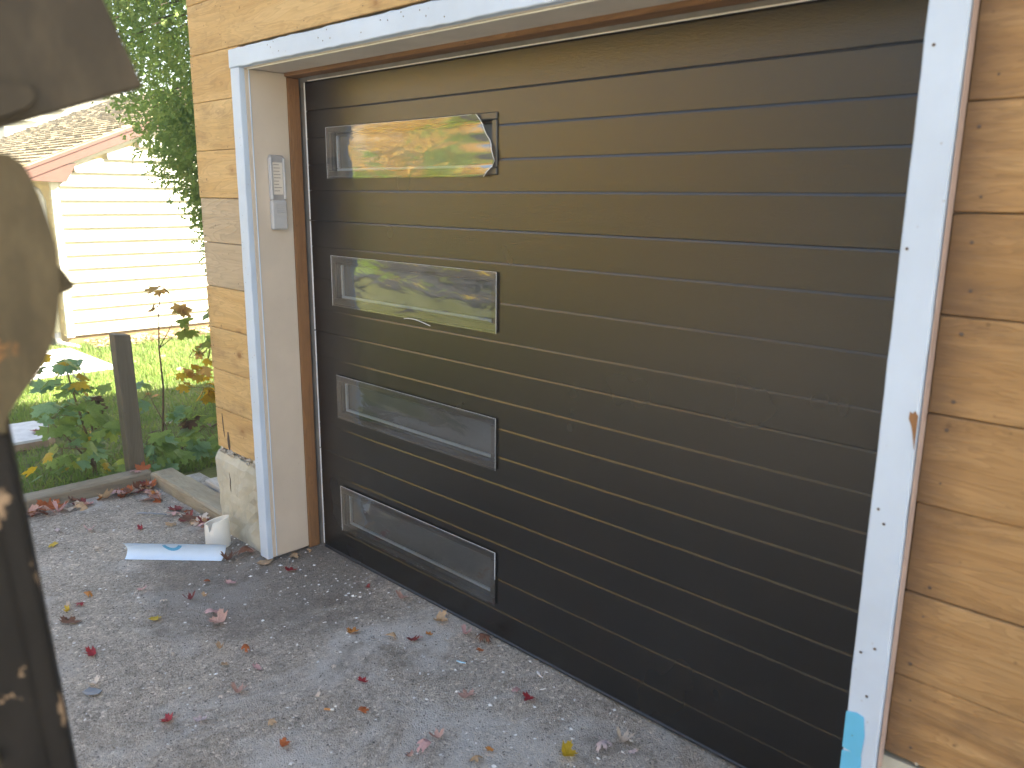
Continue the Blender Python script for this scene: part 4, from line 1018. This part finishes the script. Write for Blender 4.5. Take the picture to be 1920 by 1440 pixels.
ds = thing('downspout', (HX-.12, 1.63, HB), 'pale downspout on the shaded corner of the white house', 'downspout')
m = MB(); m.tube([(HX-.25, 1.36, 1.86), (HX-.25, 1.40, 1.78), (HX-.14, 1.64, 1.66), (HX-.12, 1.665, 1.55), (HX-.12, 1.665, -.16)], .04, 8); put('pipe', m, 'downspout', ds, smooth=True)
m = MB(); m.tube([(HX-.12, 1.665, -.158), (HX-.08, 1.655, -.25), (HX+.02, 1.64, -.285), (HX+.35, 1.75, -.30)], .042, 8); put('elbow', m, 'downspout', ds, smooth=True)
# low leaf-strewn bed at the foot of the wall
flr = random.Random(6); m = MB()
for _ in range(1500):
    x, y = HX+.1+flr.random()*.55, 1.9+flr.random()*2.4; z = gz(x, y)+flr.random()*.05; s_ = flr.uniform(.02, .05); a = flr.uniform(0, 6.28)
    m.add([(x+s_*math.cos(a), y+s_*math.sin(a), z+flr.uniform(0, .03)), (x+s_*math.cos(a+2), y+s_*math.sin(a+2), z+flr.uniform(0, .03)), (x+s_*math.cos(a+4), y+s_*math.sin(a+4), z)], [(0, 1, 2)])
tag(put('leaf_litter', m, 'leaf_tan', fixn=False), 'dry leaves heaped along the foot of the white house', 'leaves', kind='stuff')
# white building farther back, three stepped gables
bb = thing('far_building', (-27, 7.3, -.4), 'bright white stepped building just showing above the shingle roof', 'building')
for k, (ya, yb, zt) in enumerate(((5.45, 6.38, 3.62), (6.4, 7.22, 4.02), (7.25, 9.4, 4.55))):
    m = MB(); m.box(-31, -24-.3*k, ya, yb, -.4, zt); put('block', m, 'siding_white', bb)
    m = MB(); m.prism([(ya-.06, zt+.002), (yb-.01, zt+.002), (yb-.01, zt+.16), (ya-.06, zt+.05)], lambda a, b, d: (d, a, b), -31.1, -23.85-.3*k); put('flat_roof', m, 'siding_white', bb)

# ================================================================== machine in the foreground (soft, close to the camera)
n0 = Vector((-.9707, .2402, 0)); s0v = Vector((.2402, .9707, 0)); P0 = Vector((CAM.x, CAM.y, 0)) + n0*.95
F = lambda a, b, d: P0 + s0v*a + n0*d + Vector((0, 0, b))
mc = thing('machine_frame', F(-.12, 0, .06), 'dark rust-patched steel machine frame standing close at the left edge', 'machine')
def solid(name, pts, d0, d1, mat, bev, parent, seg=2):
    m = MB(); m.prism(pts, F, d0, d1); me = m.mesh(name, origin(parent)); bm = bmesh.new(); bm.from_mesh(me)
    bmesh.ops.bevel(bm, geom=[e for e in bm.edges], offset=bev, segments=seg, affect='EDGES', clamp_overlap=True); bm.to_mesh(me); bm.free()
    me.materials.append(MAT[mat]); o = bpy.data.objects.new(name, me); C.objects.link(o); o.parent = parent; return o
solid('column', [(-.016, 1.47), (.062, .004), (-.19, .004), (-.24, 1.47)], .012, .13, 'machine_paint', .006, mc)
solid('edge_flange', [(-.0155, 1.425), (.0605, .006), (.036, .006), (-.036, 1.425)], -.002, .0115, 'machine_paint', .003, mc)
for a, b in ((-.085, 1.30), (-.070, 1.06), (-.055, .80)):
    m = MB(); m.tube([F(a, b, .013), F(a, b, -.004)], .011, 6); put('bolt_head', m, 'machine_panel', mc)
def spline(pts, n=6):
    out = []; k = len(pts)
    for i in range(k-1):
        p0, p1, p2, p3 = pts[max(i-1, 0)], pts[i], pts[i+1], pts[min(i+2, k-1)]
        for j in range(n):
            t = j/n; out.append(tuple(.5*((2*p1[q])+(-p0[q]+p2[q])*t+(2*p0[q]-5*p1[q]+4*p2[q]-p3[q])*t*t+(-p0[q]+3*p1[q]-3*p2[q]+p3[q])*t**3) for q in (0, 1)))
    return out+[pts[-1]]
head = spline([(-.10, 1.700), (.004, 1.7005), (.020, 1.697), (.031, 1.684), (.041, 1.650), (.0475, 1.615), (.0480, 1.595), (.0470, 1.570), (.0455, 1.556), (.040, 1.530), (.030, 1.503), (.018, 1.482), (.002, 1.462), (-.013, 1.440), (-.015, 1.425)])
hd = solid('rounded_head', head+[(-.24, 1.425), (-.24, 1.60)], .0, .11, 'machine_head', .004, mc, 1)
nub = spline([(.044, 1.592), (.0525, 1.586), (.0600, 1.574), (.0625, 1.5675), (.0605, 1.564), (.052, 1.5605), (.044, 1.558)], 5)
solid('bolt_end', nub+[(.030, 1.558), (.030, 1.592)], .03, .062, 'machine_head', .003, hd, 1)
pan = solid('flat_panel', [(.1395, 1.7675), (.1385, 1.7715), (.108, 1.853), (.018, 2.10), (-.75, 2.10), (-.75, 1.46), (.012, 1.7225), (.1355, 1.7662)], -.02, .010, 'machine_panel', .002, mc, 1)
lug = spline([(-.10, 1.762), (.030, 1.7605), (.040, 1.757), (.0425, 1.750), (.036, 1.741), (.020, 1.733)], 5)
solid('lug', lug+[(-.10, 1.700)], -.032, -.0205, 'machine_panel', .003, pan, 1)

# ================================================================== autumn trees across the street (seen mirrored in the door)
def tree(name, x, y, h, rw, mat, label, seed, n=1500, leaf=.22, zb=.16):
    r = random.Random(seed); t = thing(name, (x, y, -.1), label, 'tree', 'autumn trees across the street')
    m = MB(); m.tube([(x, y, -.15), (x+r.uniform(-.1, .1), y, h*.25), (x+r.uniform(-.3, .3), y+r.uniform(-.2, .2), h*.55), (x, y, h*.85)], [h*.028, h*.022, h*.014, h*.004], 9)
    for _ in range(9):
        a = r.uniform(0, 6.28); z = h*r.uniform(.25, .6); L = rw*r.uniform(.6, .95)
        m.tube([(x, y, z), (x+L*.5*math.cos(a), y+L*.5*math.sin(a), z+h*.08), (x+L*math.cos(a), y+L*math.sin(a), z+h*.16)], [h*.010, h*.007, h*.002], 6, False)
    put('trunk', m, 'bark', t, smooth=True)
    m = MB(); cl = []
    for _ in range(34):
        z = h*r.uniform(zb, 1.0); q = (z/h-zb)/(1-zb); rr = rw*math.sin(math.pi*(.12+.83*q))**.7; a = r.uniform(0, 6.28); d = rr*r.random()**.5
        cl.append((x+d*math.cos(a), y+d*math.sin(a), z))
    for _ in range(n):
        c = r.choice(cl); s_ = rw*.24; p = Vector((r.gauss(c[0], s_), r.gauss(c[1], s_), max(h*zb*.7, r.gauss(c[2], s_))))
        a = Vector((r.gauss(0, 1), r.gauss(0, 1), r.gauss(0, 1))).normalized(); b = a.cross(Vector((r.gauss(0, 1), r.gauss(0, 1), r.gauss(0, 1)))).normalized(); w = leaf*r.uniform(.5, 1.2)
        k = len(m.v); m.v += [tuple(p+a*w), tuple(p+b*w*.5), tuple(p-a*w*.8), tuple(p-b*w*.5)]; m.f.append((k, k+1, k+2, k+3))
    put('crown', m, mat, t, fixn=False)
TREES = [(-26, -15, 6.5, 3.2, 'crown_orange', 'orange maple at the far left of the mirrored tree row'), (-21.5, -15.5, 7.0, 3.2, 'crown_amber', 'amber tree second in the mirrored tree row'),
  (-14.6, -14.0, 3.4, 1.3, 'crown_green', 'round green shrub-like tree in front of the mirrored orange row'), (-17.2, -16, 6.8, 3.2, 'crown_orange', 'large orange maple mirrored in the topmost door window'),
  (-12.6, -16, 7.0, 3.2, 'crown_yellow', 'golden maple mirrored in the middle of the door'), (-18.5, -13.9, 1.6, 1.4, 'crown_green', 'low green bush mirrored in the second door window'),
  (-8.2, -15.5, 6.5, 3.0, 'crown_orange', 'second orange maple mirrored right of the golden one'), (-4.0, -15.5, 6.2, 2.8, 'crown_dark', 'dark evergreen tree mirrored in the right half of the door'), (1.5, -16, 6, 3.0, 'crown_dark', 'dark evergreen tree straight behind the viewer'), (9, -15, 6.5, 3.2, 'crown_orange', 'orange tree behind the viewer to the right')]  # the two dark crowns are coloured to dim the door reflection on the right
for i, (x, y, h, rw, mt, lb) in enumerate(TREES): tree('autumn_tree', x, y, h, rw, mt, lb, 100+i, 4200 if h > 5 else 1400, .25, .05)
# golden leaf carpet added under the trees to warm the window reflections (uncountable)
r = random.Random(14); m = MB()
for _ in range(16000):
    x, y = r.uniform(-34, 6), -13.4-4.5*r.random()**.8; s_ = r.uniform(.05, .11); a = r.uniform(0, 6.28); z = -.02+r.uniform(0, .03)
    m.add([(x+s_*math.cos(a), y+s_*math.sin(a), z+r.uniform(0, .05)), (x+s_*math.cos(a+1.6), y+s_*math.sin(a+1.6), z+r.uniform(0, .05)), (x+s_*math.cos(a+3.1), y+s_*math.sin(a+3.1), z+r.uniform(0, .05)), (x+s_*math.cos(a+4.7), y+s_*math.sin(a+4.7), z)], [(0, 1, 2, 3)])
tag(put('leaf_carpet', m, 'crown_yellow', fixn=False), 'golden fallen leaves carpeting the ground under the mirrored trees', 'leaves', kind='stuff')
# ================================================================== thin scattering volume, added in place of lens glare
n = N('haze_air'); v = n.n('ShaderNodeVolumePrincipled'); v.inputs['Color'].default_value = (1.0, .94, .80, 1); v.inputs['Density'].default_value = .012; v.inputs['Anisotropy'].default_value = .35
n.l(v.outputs[0], n.out.inputs['Volume']); MAT['haze_air'] = n.m
tag(put('haze', B(-410, 410, -410, 410, -1.5, 9.0), 'haze_air'), 'warm sunlit haze hanging in the air', 'haze', kind='stuff')
